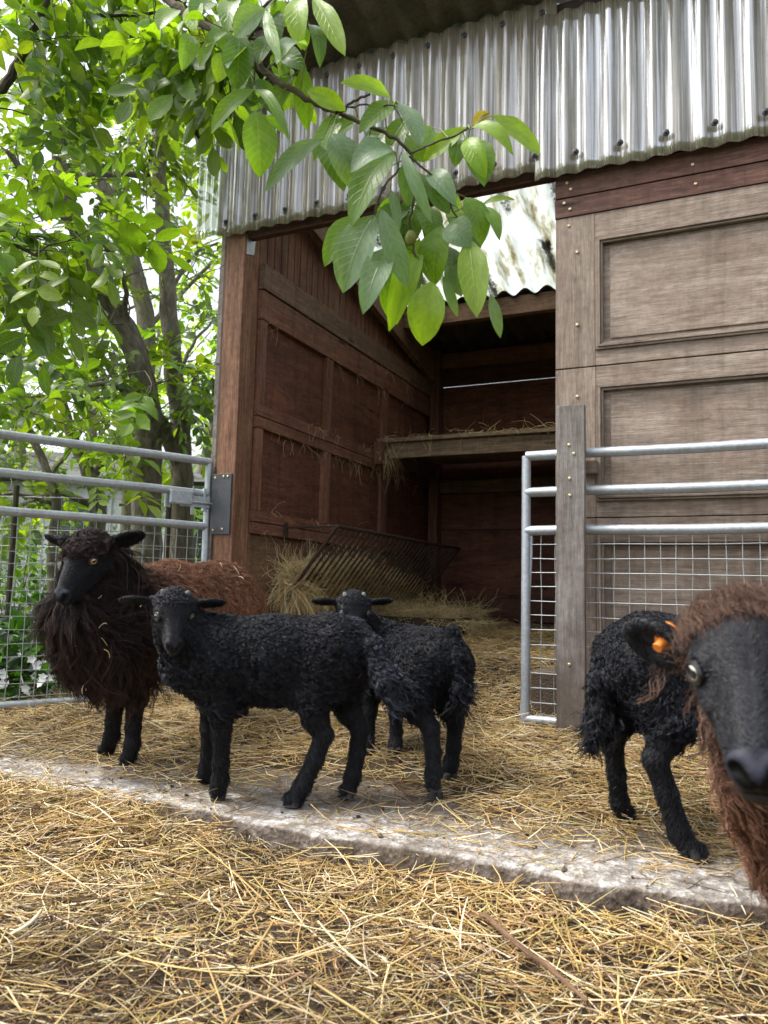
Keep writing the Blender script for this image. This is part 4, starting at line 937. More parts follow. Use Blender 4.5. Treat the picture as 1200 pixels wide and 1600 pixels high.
    def flow(X):
        back = spec['back']; g = np.array([0, 0, -1.0])
        dt = np.linalg.norm(X - (np.array(tl[0][0]) * .4 + np.array(tip) * .6), axis=1); wt = np.exp(-(dt / .06) ** 2)[:, None]
        return unit(back * .65 + g * .85 + .55 * np.stack([vnoise(X[:, 0] * 4, X[:, 2] * 4, 1, 2, 1), vnoise(X[:, 1] * 4, X[:, 2] * 4, 1, 2, 2), vnoise(X[:, 0] * 4, X[:, 1] * 4, 1, 2, 3)], 1)) * (1 - wt) + unit(np.array(tip) - np.array(tl[0][0])) * wt
    nl = spec.get('locks', 3600)
    if 'wool' in spec: sets = spec['wool'](V, Q, N, isw, flow, r, w, hd)
    else:
        P, NN = sample(V, Q, N, nl, isw, r)
        length = lambda X: .022 + .022 * smst(.44, .24, X[:, 2]) + .020 * np.exp(-(np.linalg.norm(X - np.array(tip), axis=1) / .10) ** 2)
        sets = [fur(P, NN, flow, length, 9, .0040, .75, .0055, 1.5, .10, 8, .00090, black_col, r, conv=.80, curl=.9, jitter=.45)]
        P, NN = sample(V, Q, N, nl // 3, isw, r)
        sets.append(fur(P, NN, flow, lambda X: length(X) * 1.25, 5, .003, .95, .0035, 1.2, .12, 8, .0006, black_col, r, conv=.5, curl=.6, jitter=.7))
    if spec.get('pale_tail'):  # fibres near the tail axis get a paler colour
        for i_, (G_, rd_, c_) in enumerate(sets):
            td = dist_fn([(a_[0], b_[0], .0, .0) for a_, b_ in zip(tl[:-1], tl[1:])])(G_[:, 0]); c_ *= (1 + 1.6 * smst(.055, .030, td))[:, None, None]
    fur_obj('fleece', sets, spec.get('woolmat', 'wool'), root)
    # short hair on legs, face, ears
    def short(X):
        fx = (X - H) @ f; nose = (fx > .62 * L) & (np.linalg.norm(X - H, axis=1) < 1.0 * L)
        e = np.min([np.linalg.norm(X - w(.21, q * .215, .045), axis=1) for q in (-1, 1)], axis=0) < (.075 if spec.get('adult') else .095) * L
        return (~isw_(X) | (woold(X) > legd(X) - .012)).astype(float) * (~nose) * (~e) * (1 + 1.5 * (hd(X) < .6 * L))
    def flow2(X):
        onh = (np.linalg.norm(X - (H + f * .2 * L), axis=1) < .62 * L)[:, None]; rel = X - H
        ear = (np.abs(rel @ s) > .26 * L)[:, None] & onh
        return np.where(ear, np.sign(rel @ s)[:, None] * s + .2 * f, np.where(onh, -f * .9 + .25 * np.sign(rel @ s)[:, None] * s - .2 * u, np.array([0, 0, -1.0]) + .35 * spec['back']))
    P, NN = sample(V, Q, N, spec.get('nshort', 36000), short, r)
    hs_ = []
    if not spec.get('adult'):
        Pc, Nc = sample(V, Q, N, 700, lambda X: ((np.linalg.norm(X - w(-.08, 0, .16), axis=1) < .27 * L)).astype(float), r)
        hs_.append(fur(Pc, Nc, lambda X: unit(r.normal(0, 1, X.shape)), lambda X: np.full(len(X), .011), 6, .0016, 1.3, .0022, 1.3, .03, 6, .0007, black_col, r, conv=.6, curl=.9, jitter=.8, sink=.5, root_in=.001))
        Pc, Nc = sample(V, Q, N, 600, lambda X: ((np.linalg.norm(X - w(-.05, 0, -.12), axis=1) < .36 * L) & (((X - H) @ f) < .12 * L)).astype(float), r)
        hs_.append(fur(Pc, Nc, lambda X: np.tile(-u - f * .3, (len(X), 1)), lambda X: np.full(len(X), .014), 6, .002, 1.0, .0020, 1.3, .05, 6, .0007, black_col, r, conv=.6, curl=.8, jitter=.6, sink=.6, root_in=.001))
    fur_obj('short_hair', hs_ + [fur(P, NN, flow2, lambda X: np.where(hd(X) < .8 * L, .0068, .017), 1, .0008, .60, .0006, 1, .05, 3, .00046, spec.get('haircol', hair_col), r, conv=.2, jitter=.3, sink=.45, root_in=.0004)], 'hair', root)
    for q in (1, -1):
        c = w(.19, q * .198, .045); out = unit(f * .52 + s * q * .85 + u * .12); er = (.056 if spec.get('adult') else .066) * L
        eyeo = sphere_obj('eye', c, er, M[spec.get('eye', 'eye_dark')], root, out, up=u)
        ring = MB(); ee, es, eu = frame(out, u); pts = [c + ee * er * .62 + es * math.cos(a) * er * .92 + eu * math.sin(a) * er * .70 for a in np.linspace(0, 2 * np.pi, 25)]
        ring.tube(pts, er * .23, 8, cap=False); ring.build('eyelid', M['lid'], root, smooth=True)
    if spec.get('horn'):
        for q in (1, -1):
            hb = w(-.06, q * .155, .235); hd_ = unit(u * .8 + s * q * .45 - f * .25); hm = MB(); hm.tube([hb - hd_ * .012, hb + hd_ * .003, hb + hd_ * .009], [.0095, .0075, .003], 10); hm.build('horn_bud', M['horn'], root, smooth=True)
    if spec.get('extras'): spec['extras'](root, w, f, s, u, L, r)
    for lg, hdv in zip(spec['legs'], spec['toes']):
        p = np.array(lg[-1][0]).copy(); p[2] = spec['gz'](p); hoof(root, p, hdv, None, .82 * sc)
    return root
def jn(lst): return [(np.array(p, float), r) for p, r in lst]
dep = lambda p: float((np.asarray(p) - CAM) @ CF)
gz_bed = lambda p: max(0.002, float(bed_h(p[0], p[1]))) + .002
gz_yard = lambda p: float(fg_h(p[0], p[1])) + .004
def leg(top, pts, foot, gz=.006):
    """top (px,py,depth,r), pts [(px,py,r)], foot (px,py): a leg whose hoof stands on the ground"""
    g = atz(foot[0], foot[1], gz); df = dep(g); out = [(at(*top[:3]), top[3])]; n = len(pts)
    for i, (px, py, r) in enumerate(pts): t = (i + 1) / (n + 1); out.append((at(px, py, top[2] * (1 - t) + df * t), r))
    out.append((g + np.array([0, 0, .020]), .0165)); return out
def head_axes(H, rgt, up_, tow, roll=0.0):
    f = unit(CR * rgt + CU * up_ + unit(CAM - H) * tow); s = unit(np.cross(np.array([0, 0, 1.0]), f)); u = np.cross(f, s)
    s2 = s * math.cos(roll) + u * math.sin(roll); return f, s2, np.cross(f, s2)

# lamb in front of the slab edge, side on, head turned to the camera
f, s, u = head_axes(at(271, 953, 1.97), .04, -.60, .79, -.02)
toe = -CR * .9 - CF * .35
grow_sheep(dict(seed=1, pale_tail=True, base=tuple(atz(430, 1250)), label='black curly lamb standing side-on at the slab edge, looking at the camera', locks=5200,
    body=[(at(292, 1030, 2.03), .066), (at(335, 1022, 2.05), .092), (at(430, 1024, 2.06), .094), (at(520, 1018, 2.07), .088), (at(543, 1016, 2.08), .064)],
    extra=[(at(528, 1015, 2.03), at(488, 1082, 2.01), .078, .048), (at(548, 1015, 2.12), at(536, 1080, 2.11), .072, .044), (at(338, 1045, 2.01), at(346, 1098, 2.00), .052, .032), (at(333, 1045, 2.10), at(332, 1090, 2.11), .05, .03), (at(300, 1040, 2.02), at(345, 1075, 2.04), .05, .05), (at(340, 1060, 2.05), at(500, 1060, 2.06), .055, .060)],
    legs=[leg((345, 1085, 2.0, .036), [(346, 1140, .025), (345, 1190, .0195), (344, 1218, .021), (341, 1234, .018)], (338, 1248)),
          leg((333, 1085, 2.11, .034), [(328, 1135, .024), (325, 1180, .0185), (323, 1200, .020), (321, 1212, .018)], (319, 1220)),
          leg((488, 1082, 2.01, .047), [(492, 1120, .036), (505, 1148, .025), (492, 1186, .0215), (472, 1228, .0225), (462, 1246, .019)], (452, 1259)),
          leg((536, 1080, 2.11, .044), [(546, 1112, .034), (562, 1138, .024), (558, 1175, .0205), (551, 1212, .0215), (545, 1230, .018)], (538, 1246))],
    toes=[toe + CF * .1, toe, toe, toe], tail=[(at(553, 982, 2.06), .026), (at(580, 1012, 2.01), .027), (at(602, 1056, 1.97), .026), (at(613, 1086, 1.96), .013)],
    neck=[(at(310, 1008, 2.03), .074), (at(284, 985, 2.0), .060), (at(274, 962, 1.98), .052)],
    H=at(271, 953, 1.97), hf=f, hs=s, hu=u, L=.188, back=CR * 1.0, gz=gz_bed, horn=True, eye='eye_dark'))

# lamb behind it, rump to the right, looking back at the camera
f, s, u = head_axes(at(551, 955, 2.50), .10, -.62, .78, .03)
bk = unit(at(690, 1030, 2.28) - at(590, 1015, 2.66)); toe = -bk
grow_sheep(dict(seed=2, base=tuple(atz(640, 1215)), label='small black lamb behind, its face peering over the front lamb', locks=5000,
    body=[(at(585, 1012, 2.68), .070), (at(600, 1015, 2.62), .082), (at(632, 1026, 2.48), .088), (at(668, 1034, 2.34), .090), (at(690, 1030, 2.26), .076)],
    extra=[(at(668, 1040, 2.26), at(648, 1088, 2.21), .074, .048), (at(702, 1040, 2.30), at(703, 1090, 2.29), .066, .042), (at(597, 1030, 2.62), at(582, 1075, 2.66), .05, .03), (at(612, 1030, 2.58), at(617, 1080, 2.6), .05, .03), (at(610, 1050, 2.6), at(660, 1062, 2.36), .055, .058)],
    legs=[leg((648, 1086, 2.21, .047), [(655, 1112, .034), (672, 1136, .0245), (677, 1175, .0205), (677, 1208, .0215), (676, 1224, .018)], (677, 1238), .02),
          leg((703, 1086, 2.29, .041), [(704, 1108, .030), (711, 1130, .023), (709, 1165, .0195), (705, 1190, .0205), (702, 1202, .018)], (700, 1213), .02),
          leg((582, 1072, 2.66, .032), [(578, 1110, .024), (576, 1140, .0185), (575, 1155, .020), (574, 1163, .018)], (573, 1172), .03),
          leg((617, 1076, 2.6, .032), [(619, 1112, .024), (619, 1142, .0185), (618, 1158, .020), (617, 1167, .018)], (616, 1177), .03)],
    toes=[toe, toe, toe, toe + CR * .4], tail=[(at(704, 990, 2.24), .022), (at(717, 1030, 2.20), .023), (at(720, 1066, 2.19), .020), (at(718, 1088, 2.19), .011)],
    neck=[(at(592, 1003, 2.64), .068), (at(570, 985, 2.57), .055), (at(556, 968, 2.53), .048)],
    H=at(552, 950, 2.46), hf=f, hs=s, hu=u, L=.186, back=bk, gz=gz_bed, horn=True, eye='eye_dark'))

# lamb at the right, walking away behind the close ewe
fw = unit(np.array([.79, .61, 0])); lt = np.array([-fw[1], fw[0], 0]); f = unit(fw * .9 - np.array([0, 0, .45])); s = lt; u = np.cross(f, s)
sh = at(1232, 1028, 1.90)
def stand(p, off, r0=.032):
    q = p + off; g = np.array([q[0] + fw[0] * .01, q[1] + fw[1] * .01, .02])
    return [(q + np.array([0, 0, -.06]), r0), (g + np.array([0, 0, .17]), .024), (g + np.array([0, 0, .08]), .0185), (g + np.array([0, 0, .045]), .020), (g + np.array([0, 0, .015]), .017)]
grow_sheep(dict(seed=3, base=tuple(atz(1030, 1300)), label='black lamb with a long hanging tail, walking off behind the close brown ewe', locks=5200,
    body=[(at(985, 1035, 1.83), .080), (at(1010, 1030, 1.82), .096), (at(1120, 1030, 1.85), .097), (at(1225, 1028, 1.90), .090), (at(1255, 1020, 1.92), .07)],
    extra=[(at(1012, 1045, 1.77), at(1048, 1120, 1.72), .086, .052), (at(985, 1050, 1.87), at(988, 1100, 1.88), .074, .046), (sh + lt * .04, sh + lt * .04 - np.array([0, 0, .10]), .05, .03), (sh - lt * .05, sh - lt * .05 - np.array([0, 0, .10]), .05, .03), (at(1040, 1070, 1.80), at(1220, 1065, 1.88), .062, .055)],
    legs=[leg((1050, 1118, 1.72, .050), [(1040, 1152, .038), (1024, 1185, .027), (1042, 1240, .0225), (1062, 1300, .0235), (1074, 1322, .019)], (1094, 1342)),
          leg((985, 1098, 1.88, .044), [(970, 1130, .032), (958, 1160, .0245), (963, 1205, .0205), (968, 1250, .0215), (973, 1266, .018)], (982, 1280)),
          stand(sh, lt * .05), stand(sh, -lt * .05)],
    toes=[fw - lt * .5, fw, fw, fw], tail=[(at(948, 1006, 1.83), .026), (at(942, 1062, 1.80), .029), (at(940, 1120, 1.79), .026), (at(934, 1150, 1.79), .010)],
    neck=[(at(1245, 1015, 1.92), .070), (at(1290, 970, 1.95), .055), (at(1315, 945, 1.97), .048)],
    H=at(1325, 935, 1.97), hf=f, hs=s, hu=u, L=.182, back=-fw, gz=gz_bed, eye='eye_dark'))

# the two ewes
def ewe_col(base, tipc, axis, org, L, front, fronttip):
    def c(P, t, r, n):
        k = smst(0, 1, ((P - org) @ axis) / L + .28 * vnoise(P[:, 0] * 3, P[:, 2] * 3, 1, 3, 4))[:, None, None]
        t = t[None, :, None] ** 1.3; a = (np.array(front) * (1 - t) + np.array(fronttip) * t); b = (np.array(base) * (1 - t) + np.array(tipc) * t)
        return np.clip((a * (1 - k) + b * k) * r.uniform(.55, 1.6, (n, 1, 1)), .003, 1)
    return c
def ewe_wool(cf, lenf, topc, topr, nl=3600, wave=.006, lift=.75, grav=.16, fringe=None, toplen=.035, fine=False):
    def g(V, Q, N, isw, flow, r, w, hd):
        P, NN = sample(V, Q, N, nl, isw, r)
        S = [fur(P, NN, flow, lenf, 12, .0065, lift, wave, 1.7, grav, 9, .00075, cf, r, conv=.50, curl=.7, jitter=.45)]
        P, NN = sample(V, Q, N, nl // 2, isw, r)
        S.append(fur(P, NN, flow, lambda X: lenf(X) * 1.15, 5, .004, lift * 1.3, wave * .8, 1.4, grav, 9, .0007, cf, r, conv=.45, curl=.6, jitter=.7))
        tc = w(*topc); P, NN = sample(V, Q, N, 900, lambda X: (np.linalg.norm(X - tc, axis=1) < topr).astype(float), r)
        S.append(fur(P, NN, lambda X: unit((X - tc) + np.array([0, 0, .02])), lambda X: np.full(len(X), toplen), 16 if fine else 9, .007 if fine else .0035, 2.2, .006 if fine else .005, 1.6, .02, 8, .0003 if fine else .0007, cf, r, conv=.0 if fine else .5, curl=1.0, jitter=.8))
        if fringe: S += fringe(V, Q, N, r, w, cf)
        return S
    return g
f, s, u = head_axes(at(139, 866, 2.22), -.47, -.50, .72, .0)
ax = unit(at(345, 950, 3.1) - at(175, 985, 2.32)); org = at(185, 975, 2.32)
cf = ewe_col((.12, .058, .038), (.46, .225, .135), ax, org, .40, (.010, .0080, .0080), (.040, .022, .017))
def elen(X): k = smst(0, .45, (X - org) @ ax); return .125 * (1 - k) + .068 * k + .0 * k
def ewe_straws(root, w, f, s, u, L, r):
    P, R_, C_ = tuft(9, at(150, 1000, 2.16), (.09, .02, .09), (.015, .04), (.0008, .0014), .2, r=r, w=(6, 5, 3, 0, 0, 1, 4)); P2, R2, C2 = tuft(10, at(280, 885, 2.72), (.14, .14, .02), (.02, .05), (.0008, .0014), .1, r=r, w=(6, 5, 3, 0, 0, 1, 4))
    V, F, C = ribbons(np.concatenate([P, P2]), 6, np.concatenate([R_, R2]), np.concatenate([C_, C2])); o = np_mesh('straw_bits', V, F, M['straw'], root, col=C, smooth=True); tag(o, 'bits of straw caught in the fleece', kind='stuff')
grow_sheep(dict(seed=4, adult=True, woolskin=(.030, .015, .011), h=.0055, base=tuple(atz(240, 1150)), label='shaggy brown ewe with a dark ruff and black face, standing by the left gate',
    body=[(at(158, 985, 2.32), .120), (at(190, 968, 2.46), .140), (at(262, 950, 2.8), .152), (at(338, 945, 3.08), .155), (at(362, 948, 3.16), .125)],
    extra=[(at(128, 955, 2.25), at(165, 1010, 2.30), .080, .10), (at(185, 985, 2.40), at(190, 1050, 2.38), .075, .040), (at(215, 985, 2.46), at(218, 1050, 2.42), .075, .040), (at(320, 980, 3.08), at(318, 1040, 3.1), .09, .05), (at(370, 980, 3.06), at(375, 1040, 3.08), .09, .05)],
    legs=[leg((188, 1050, 2.38, .038), [(182, 1090, .030), (177, 1125, .0225), (175, 1150, .024), (168, 1168, .021)], (160, 1181)),
          leg((218, 1050, 2.42, .038), [(212, 1095, .030), (208, 1135, .0225), (207, 1162, .024), (202, 1180, .021)], (195, 1194)),
          leg((318, 1035, 3.1, .042), [(322, 1068, .027), (318, 1090, .021), (316, 1102, .022)], (312, 1115), .04),
          leg((375, 1035, 3.08, .042), [(382, 1072, .027), (380, 1098, .021), (378, 1112, .022)], (375, 1126), .04)],
    toes=[-CR * .5 - CF * .8, -CR * .4 - CF * .9, -CF, -CF], tail=[(at(365, 925, 3.2), .03), (at(385, 975, 3.25), .022), (at(388, 1000, 3.25), .012)],
    neck=[(at(178, 955, 2.36), .105), (at(160, 915, 2.32), .090), (at(150, 885, 2.28), .075)],
    H=at(139, 866, 2.22), hf=f, hs=s, hu=u, L=.228, ml=1.0, back=ax, gz=gz_bed, eye='eye_amber', woolmat='fleece', ear=[((-.55, 1.0, .05), (.8, 0, -.3)), ((-.2, 1.0, .12), (.8, 0, -.3))],
    wool=ewe_wool(cf, elen, (-.10, 0, .26), .075, 4200), extras=ewe_straws))

f, s, u = head_axes(at(1172, 1032, .885), .03, -.45, .88, .03)
hb = lambda px, py, d: at(px, py, d)
body_dir = unit(at(1600, 1150, 1.8) - at(1420, 1200, 1.38))
cf2 = ewe_col((.060, .030, .020), (.20, .095, .058), -u, at(1165, 1000, .9), .3, (.040, .024, .018), (.16, .095, .068))
def big_fringe(V, Q, N, r, w, cf):
    cfd = lambda P, t, r, n: cf(P, t, r, n) * np.where(vnoise(P[:, 0] * 9, P[:, 2] * 9, 1, 2, 5) > .05, 1.0, .25)[:, None, None]
    S = []
    cheek = lambda X: (np.minimum(np.linalg.norm(X - w(-.12, -.20, -.12), axis=1), np.linalg.norm(X - w(-.12, .20, -.12), axis=1)) < .055).astype(float)
    P, NN = sample(V, Q, N, 260, cheek, r)
    S.append(fur(P, NN, lambda X: np.tile(-u * 1.0 - f * .2, (len(X), 1)), lambda X: np.full(len(X), .028), 12, .006, .8, .004, 1.2, .15, 8, .0003, cf, r, conv=.1, curl=.8, jitter=.6))
    brow = lambda X: ((((X - w(0, 0, 0)) @ f) < .06 * .26) & (((X - w(0, 0, 0)) @ u) > .20 * .26) & (np.linalg.norm(X - w(0, 0, .05), axis=1) < .34 * .26)).astype(float)
    P, NN = sample(V, Q, N, 2600, brow, r)
    S.append(fur(P, NN, lambda X: np.tile(-f * .8 + u * .3, (len(X), 1)) + .5 * r.normal(0, 1, (len(X), 3)), lambda X: np.full(len(X), .012), 9, .004, .8, .001, 1.2, .0, 4, .00028, cfd, r, conv=.0, jitter=.5, sink=.4, root_in=.001))
    return S
def eartag(root, w, f, s, u, L, r):
    d = unit(f * -.62 - s * 1.0 + u * -.16); fc = unit(f * .95 + u * -.1); fc = unit(fc - d * (fc @ d)); c = w(-.07, -.20, .01) + d * .42 * L * .50 + u * .004
    m = MB(); m.tube([c - fc * .002, c + fc * .0035], [.0125, .012], 24); m.tube([c + fc * .0035, c + fc * .010, c + fc * .015], [.0076, .0064, .0060], 20); m.tube([c + fc * .015, c + fc * .0165], [.0068, .0060], 20)
    o = m.build('ear_tag', M['tag'], root, smooth=True); tag(o, 'round orange ear tag')
    m = MB(); m.tube([c - fc * .010 + u * .006, c - fc * .013 + u * .006], [.0135, .013], 24); tag(m.build('ear_tag', M['tag'], root, smooth=True), 'back half of the orange ear tag')
def ystand(p, r0=.04):
    g = np.array([p[0], p[1], float(fg_h(p[0], p[1]) if p[1] < SLAB_Y else .01)]); return [(np.array([p[0], p[1], .26]), r0), (g + np.array([0, 0, .20]), .028), (g + np.array([0, 0, .09]), .021), (g + np.array([0, 0, .05]), .023), (g + np.array([0, 0, .02]), .018)]
c0 = at(1345, 1280, 1.16); c1 = at(1620, 1150, 1.85); sd_ = np.cross(unit(c1 - c0), [0, 0, 1]) * .07; bx = unit(np.array([*(c1 - c0)[:2], 0]))
grow_sheep(dict(seed=5, adult=True, woolskin=(.045, .022, .014), nshort=60000, h=.0040, base=(float(c0[0]), float(c0[1]), -.08), label='close brown ewe with a long dark face and an orange ear tag, out of focus', locks=0,
    body=[(at(1305, 1320, 1.14), .100), (at(1400, 1215, 1.28), .135), (at(1510, 1180, 1.55), .150), (at(1620, 1150, 1.85), .140)],
    extra=[(at(1300, 1340, 1.10), at(1310, 1420, 1.13), .085, .05)],
    legs=[ystand(c0 + sd_ * .7 + bx * .06, .034), ystand(c0 - sd_ * .7 + bx * .06, .034), ystand(c1 + sd_ - bx * .05), ystand(c1 - sd_ - bx * .05)],
    toes=[-bx] * 4, tail=[(c1 + bx * .12, .03), (c1 + bx * .17 - np.array([0, 0, .1]), .02)],
    neck=[(at(1290, 1330, 1.10), .086), (at(1232, 1220, 1.03), .070), (at(1205, 1130, .98), .060), (at(1192, 1060, .94), .058)],
    H=at(1172, 1032, .885), hf=f, hs=s, hu=u, L=.250, haircol=lambda P, t, r, n: np.tile(np.array((.0085, .0092, .013)), (n, len(t), 1)) * r.uniform(.3, 2.2, (n, 1, 1)), ml=.92, earz=.01, earlen=.42, skin=(.007, .0075, .0105), back=body_dir * .3, gz=lambda p: (gz_yard if p[1] < SLAB_Y else gz_bed)(p), eye='eye_gold', woolmat='fleece',
    ear=[((-.62, 1.0, -.16), (.95, 0, -.1)), ((-.62, 1.0, -.16), (.95, 0, -.1))],
    wool=ewe_wool(cf2, lambda X: np.full(len(X), .068), (-.27, 0, .24), .060, 4600, fringe=big_fringe, toplen=.052, fine=True), extras=eartag))
# ------------------------------------------------------------ walnut foliage
M['nut'] = fibre('green_husk', (.10, .14, .03), (.20, .20, .05), .5)
GREENS = [(.115, .190, .020), (.080, .145, .018), (.160, .245, .024), (.050, .105, .018), (.22, .29, .03)]
PALE = [(.105, .165, .105), (.085, .145, .085)]
def leaflets(B, T, W, up, bend, colr, nu=6, cup=.25, r=rng, wav=.0):
    """vectorised leaflets: base B, tip T (n,3), half width W, approx normal up, droop bend -> V,F,C,G"""
    n = len(B); ax = T - B; L = np.linalg.norm(ax, axis=1, keepdims=True); a = ax / L; nn = unit(up - a * (up * a).sum(1, keepdims=True)); sd = np.cross(a, nn)
    us = np.linspace(0, 1, nu + 1); prof = np.interp(us, [0, .08, .3, .55, .8, .93, 1], [.03, .36, .88, 1.0, .72, .34, .02])
    V = []; G = []; ph = r.uniform(0, 6.28, n)
    for k, t in enumerate(us):
        c = B + ax * t + nn * (bend[:, None] * L * (4 * t * (1 - t)) * .5) + np.array([0, 0, -1.0]) * (np.maximum(bend, 0)[:, None] * L * t * t * .35)
        for v in (-1, -.5, 0, .5, 1):
            wv = wav * L[:, 0] * np.sin(ph + t * 14 + v * 2) * abs(v)
            V.append(c + sd * (W * prof[k] * v)[:, None] + nn * ((abs(v) * cup * W * prof[k]) + wv)[:, None]); G.append(np.tile([t, v, 0], (n, 1)) )
    m = len(V); V = np.stack(V, 1); G = np.stack(G, 1); G[:, :, 2] = r.uniform(0, 50, (n, 1)); nv = 5
    F = np.array([[k * nv + j, (k + 1) * nv + j, (k + 1) * nv + j + 1, k * nv + j + 1] for k in range(nu) for j in range(nv - 1)])
    F = (F[None] + (np.arange(n) * m)[:, None, None]).reshape(-1, 4); C = np.repeat(colr, m, 0)
    return V.reshape(-1, 3), F, C, G.reshape(-1, 3)
def leaf_obj(name, packs, mat, parent, origin=None):
    o = 0; Vs, Fs, Cs, Gs = [], [], [], []
    for V, F, C, G in packs: Vs.append(V); Fs.append(F + o); Cs.append(C); Gs.append(G); o += len(V)
    return np_mesh(name, np.concatenate(Vs), np.concatenate(Fs), M[mat], parent, col=np.concatenate(Cs), gc=np.concatenate(Gs), smooth=True, origin=origin)
def compound(P, D, size, r, nu=3, pal=GREENS, w=(5, 5, 3, 3, 1), npair=3, droop=.35, gain=1.0):
    """compound walnut leaves starting at P heading D: rachis with pairs of leaflets + end leaflet"""
    n = len(P); D = unit(D + np.array([0, 0, -droop])); side = unit(np.cross(D, np.array([0, 0, 1.0]) + r.normal(0, .25, (n, 3)))); up = np.cross(side, D); up = np.where(up[:, 2:3] < 0, -up, up)
    base = hcol(n, pal, w, .22, r) * gain; packs = []; RL = size * 2.0
    for k in range(npair + 1):
        t = .35 + .65 * k / npair; c = P + D * (RL * t)[:, None] + np.array([0, 0, -1.]) * (RL * t * t * .22)[:, None]
        for q in ((-1, 1) if k < npair else (0,)):
            ll = size * r.uniform(.75, 1.1, n) * (.75 + .3 * t); d = unit(D * (.55 if q else 1.2) + side * q * 1.0 + r.normal(0, .16, (n, 3)) + np.array([0, 0, -.25]))
            packs.append(leaflets(c, c + d * ll[:, None], ll * r.uniform(.22, .29, n), unit(up + r.normal(0, .3, (n, 3))), r.normal(.12, .12, n), np.clip(base * r.uniform(.8, 1.2, (n, 1)), 0, 1), nu, .22, r))
    rp = np.stack([P, P + D * (RL * .5)[:, None] + np.array([0, 0, -1.]) * (RL * .05)[:, None], P + D * RL[:, None] + np.array([0, 0, -1.]) * (RL * .22)[:, None]], 1)
    V, F, C = ribbons(rp, 2, np.tile([[.0022, .0016, .0010]], (n, 1)) * (size / .11)[:, None], base * .9)
    packs.append((V, F, C, np.tile([.5, .5, 0.0], (len(V), 1)))); return packs
def limb_pts(pts): return [at(*p) for p in pts]
def smooth_path(pts, rs, n=6, jit=.0, r=rng):
    P = np.array(pts, float); m = len(P); out = []; ro = []
    for i in range(m - 1):
        p0, p1, p2, p3 = P[max(i - 1, 0)], P[i], P[i + 1], P[min(i + 2, m - 1)]
        for t in np.arange(n) / n:
            out.append(.5 * ((2 * p1) + (-p0 + p2) * t + (2 * p0 - 5 * p1 + 4 * p2 - p3) * t * t + (-p0 + 3 * p1 - 3 * p2 + p3) * t ** 3) + r.normal(0, jit, 3)); ro.append(rs[i] * (1 - t) + rs[i + 1] * t)
    out.append(P[-1]); ro.append(rs[-1]); return out, ro
def twigs(mb, tips, start, r, rad, L, n, sub=2, tone=(1, 1, 1), up=.1):
    """random forking twigs from points of 'start' [(p, dir)]; collects leaf positions in tips"""
    for p, d in start:
        for _ in range(n):
            dd = unit(d * .4 + r.normal(0, 1, 3) * np.array([1, 1, .7]) + np.array([0, 0, up])); ln = L * r.uniform(.6, 1.3); q = [p]; dv = dd
            for k in range(4): dv = unit(dv + r.normal(0, .25, 3) + np.array([0, 0, -.04])); q.append(q[-1] + dv * ln / 4)
            mb.tube(q, [rad, rad * .8, rad * .65, rad * .5, rad * .35], 5, c=tone)
            for k in (2, 4): tips.append((q[k], unit(dv + r.normal(0, .7, 3))))
            if sub: twigs(mb, tips, [(q[2], dv), (q[4], dv)], r, rad * .5, L * .6, 2 if sub > 1 else 1, sub - 1, tone, up)

def MBl(P, R_, root): m = MB(); m.tube(P, R_, 9); m.build('limb', M['bark'], root, smooth=True)
def tree(name, label, trunk, limbs, tw, leafsize, nleaf_per, seed, group=None, cat_='tree', pal=GREENS, w=(5, 5, 3, 3, 1), gain=1.0, mat='leaf', keep=None, vol=None, nu=3):
    r = np.random.default_rng(seed); tips = []; base = trunk[0][0]
    root = empty(name, (float(base[0]), float(base[1]), float(base[2])), label, cat_, group)
    mb = MB(); P, R_ = smooth_path([p for p, _ in trunk], [x for _, x in trunk], 6, .006, r); mb.tube(P, R_, 14); mb.build('trunk', M['bark'], root, smooth=True)
    bm_ = MB()
    for lb in limbs:
        P, R_ = smooth_path([p for p, _ in lb], [x for _, x in lb], 5, .006, r); (MBl(P, R_, root) if True else 0)
        st = [(P[i], unit(np.array(P[min(i + 1, len(P) - 1)]) - np.array(P[i - 1]))) for i in range(3, len(P), 3)]
        twigs(bm_, tips, st, r, tw[0], tw[1], tw[2], 1, up=.15)
    if vol is not None:
        for c, rad, n in vol:                                  # more twigs filling the crown's volume
            for _ in range(n):
                v = r.normal(0, 1, 3); v = v / np.linalg.norm(v) * r.uniform(.35, 1) ** .5; p = np.array(c) + v * np.array(rad); twigs(bm_, tips, [(p, unit(v + .01))], r, tw[0] * .8, tw[1] * .8, 1, 1)
    bm_.build('twigs', M['bark'], root, smooth=True)['kind'] = 'stuff'
    Pp = np.array([t[0] for t in tips]); Dd = np.array([t[1] for t in tips]); Pp = np.repeat(Pp, nleaf_per, 0) + r.normal(0, .03, (len(Pp) * nleaf_per, 3)); Dd = unit(np.repeat(Dd, nleaf_per, 0) + r.normal(0, .6, (len(Dd) * nleaf_per, 3)))
    if keep is not None: k = keep(Pp) & (r.uniform(0, 1, len(Pp)) < .72 + .9 * vnoise(Pp[:, 0], Pp[:, 2], .9, 3, 9)); Pp, Dd = Pp[k], Dd[k]
    ct = vnoise(Pp[:, 0], Pp[:, 2] * 1.3, .8, 3, seed % 7)
    packs = compound(Pp, Dd, leafsize * r.uniform(.7, 1.25, len(Pp)), r, nu, pal, w, droop=.3, gain=np.clip(1 + .8 * ct, .45, 1.7)[:, None] * gain)
    leaf_obj('crown', packs, mat, root)
    return root
def proj(P): d = P - CAM; z = d @ CF; return 600 + FPX * (d @ CR) / z, 800 - FPX * (d @ CU) / z, z
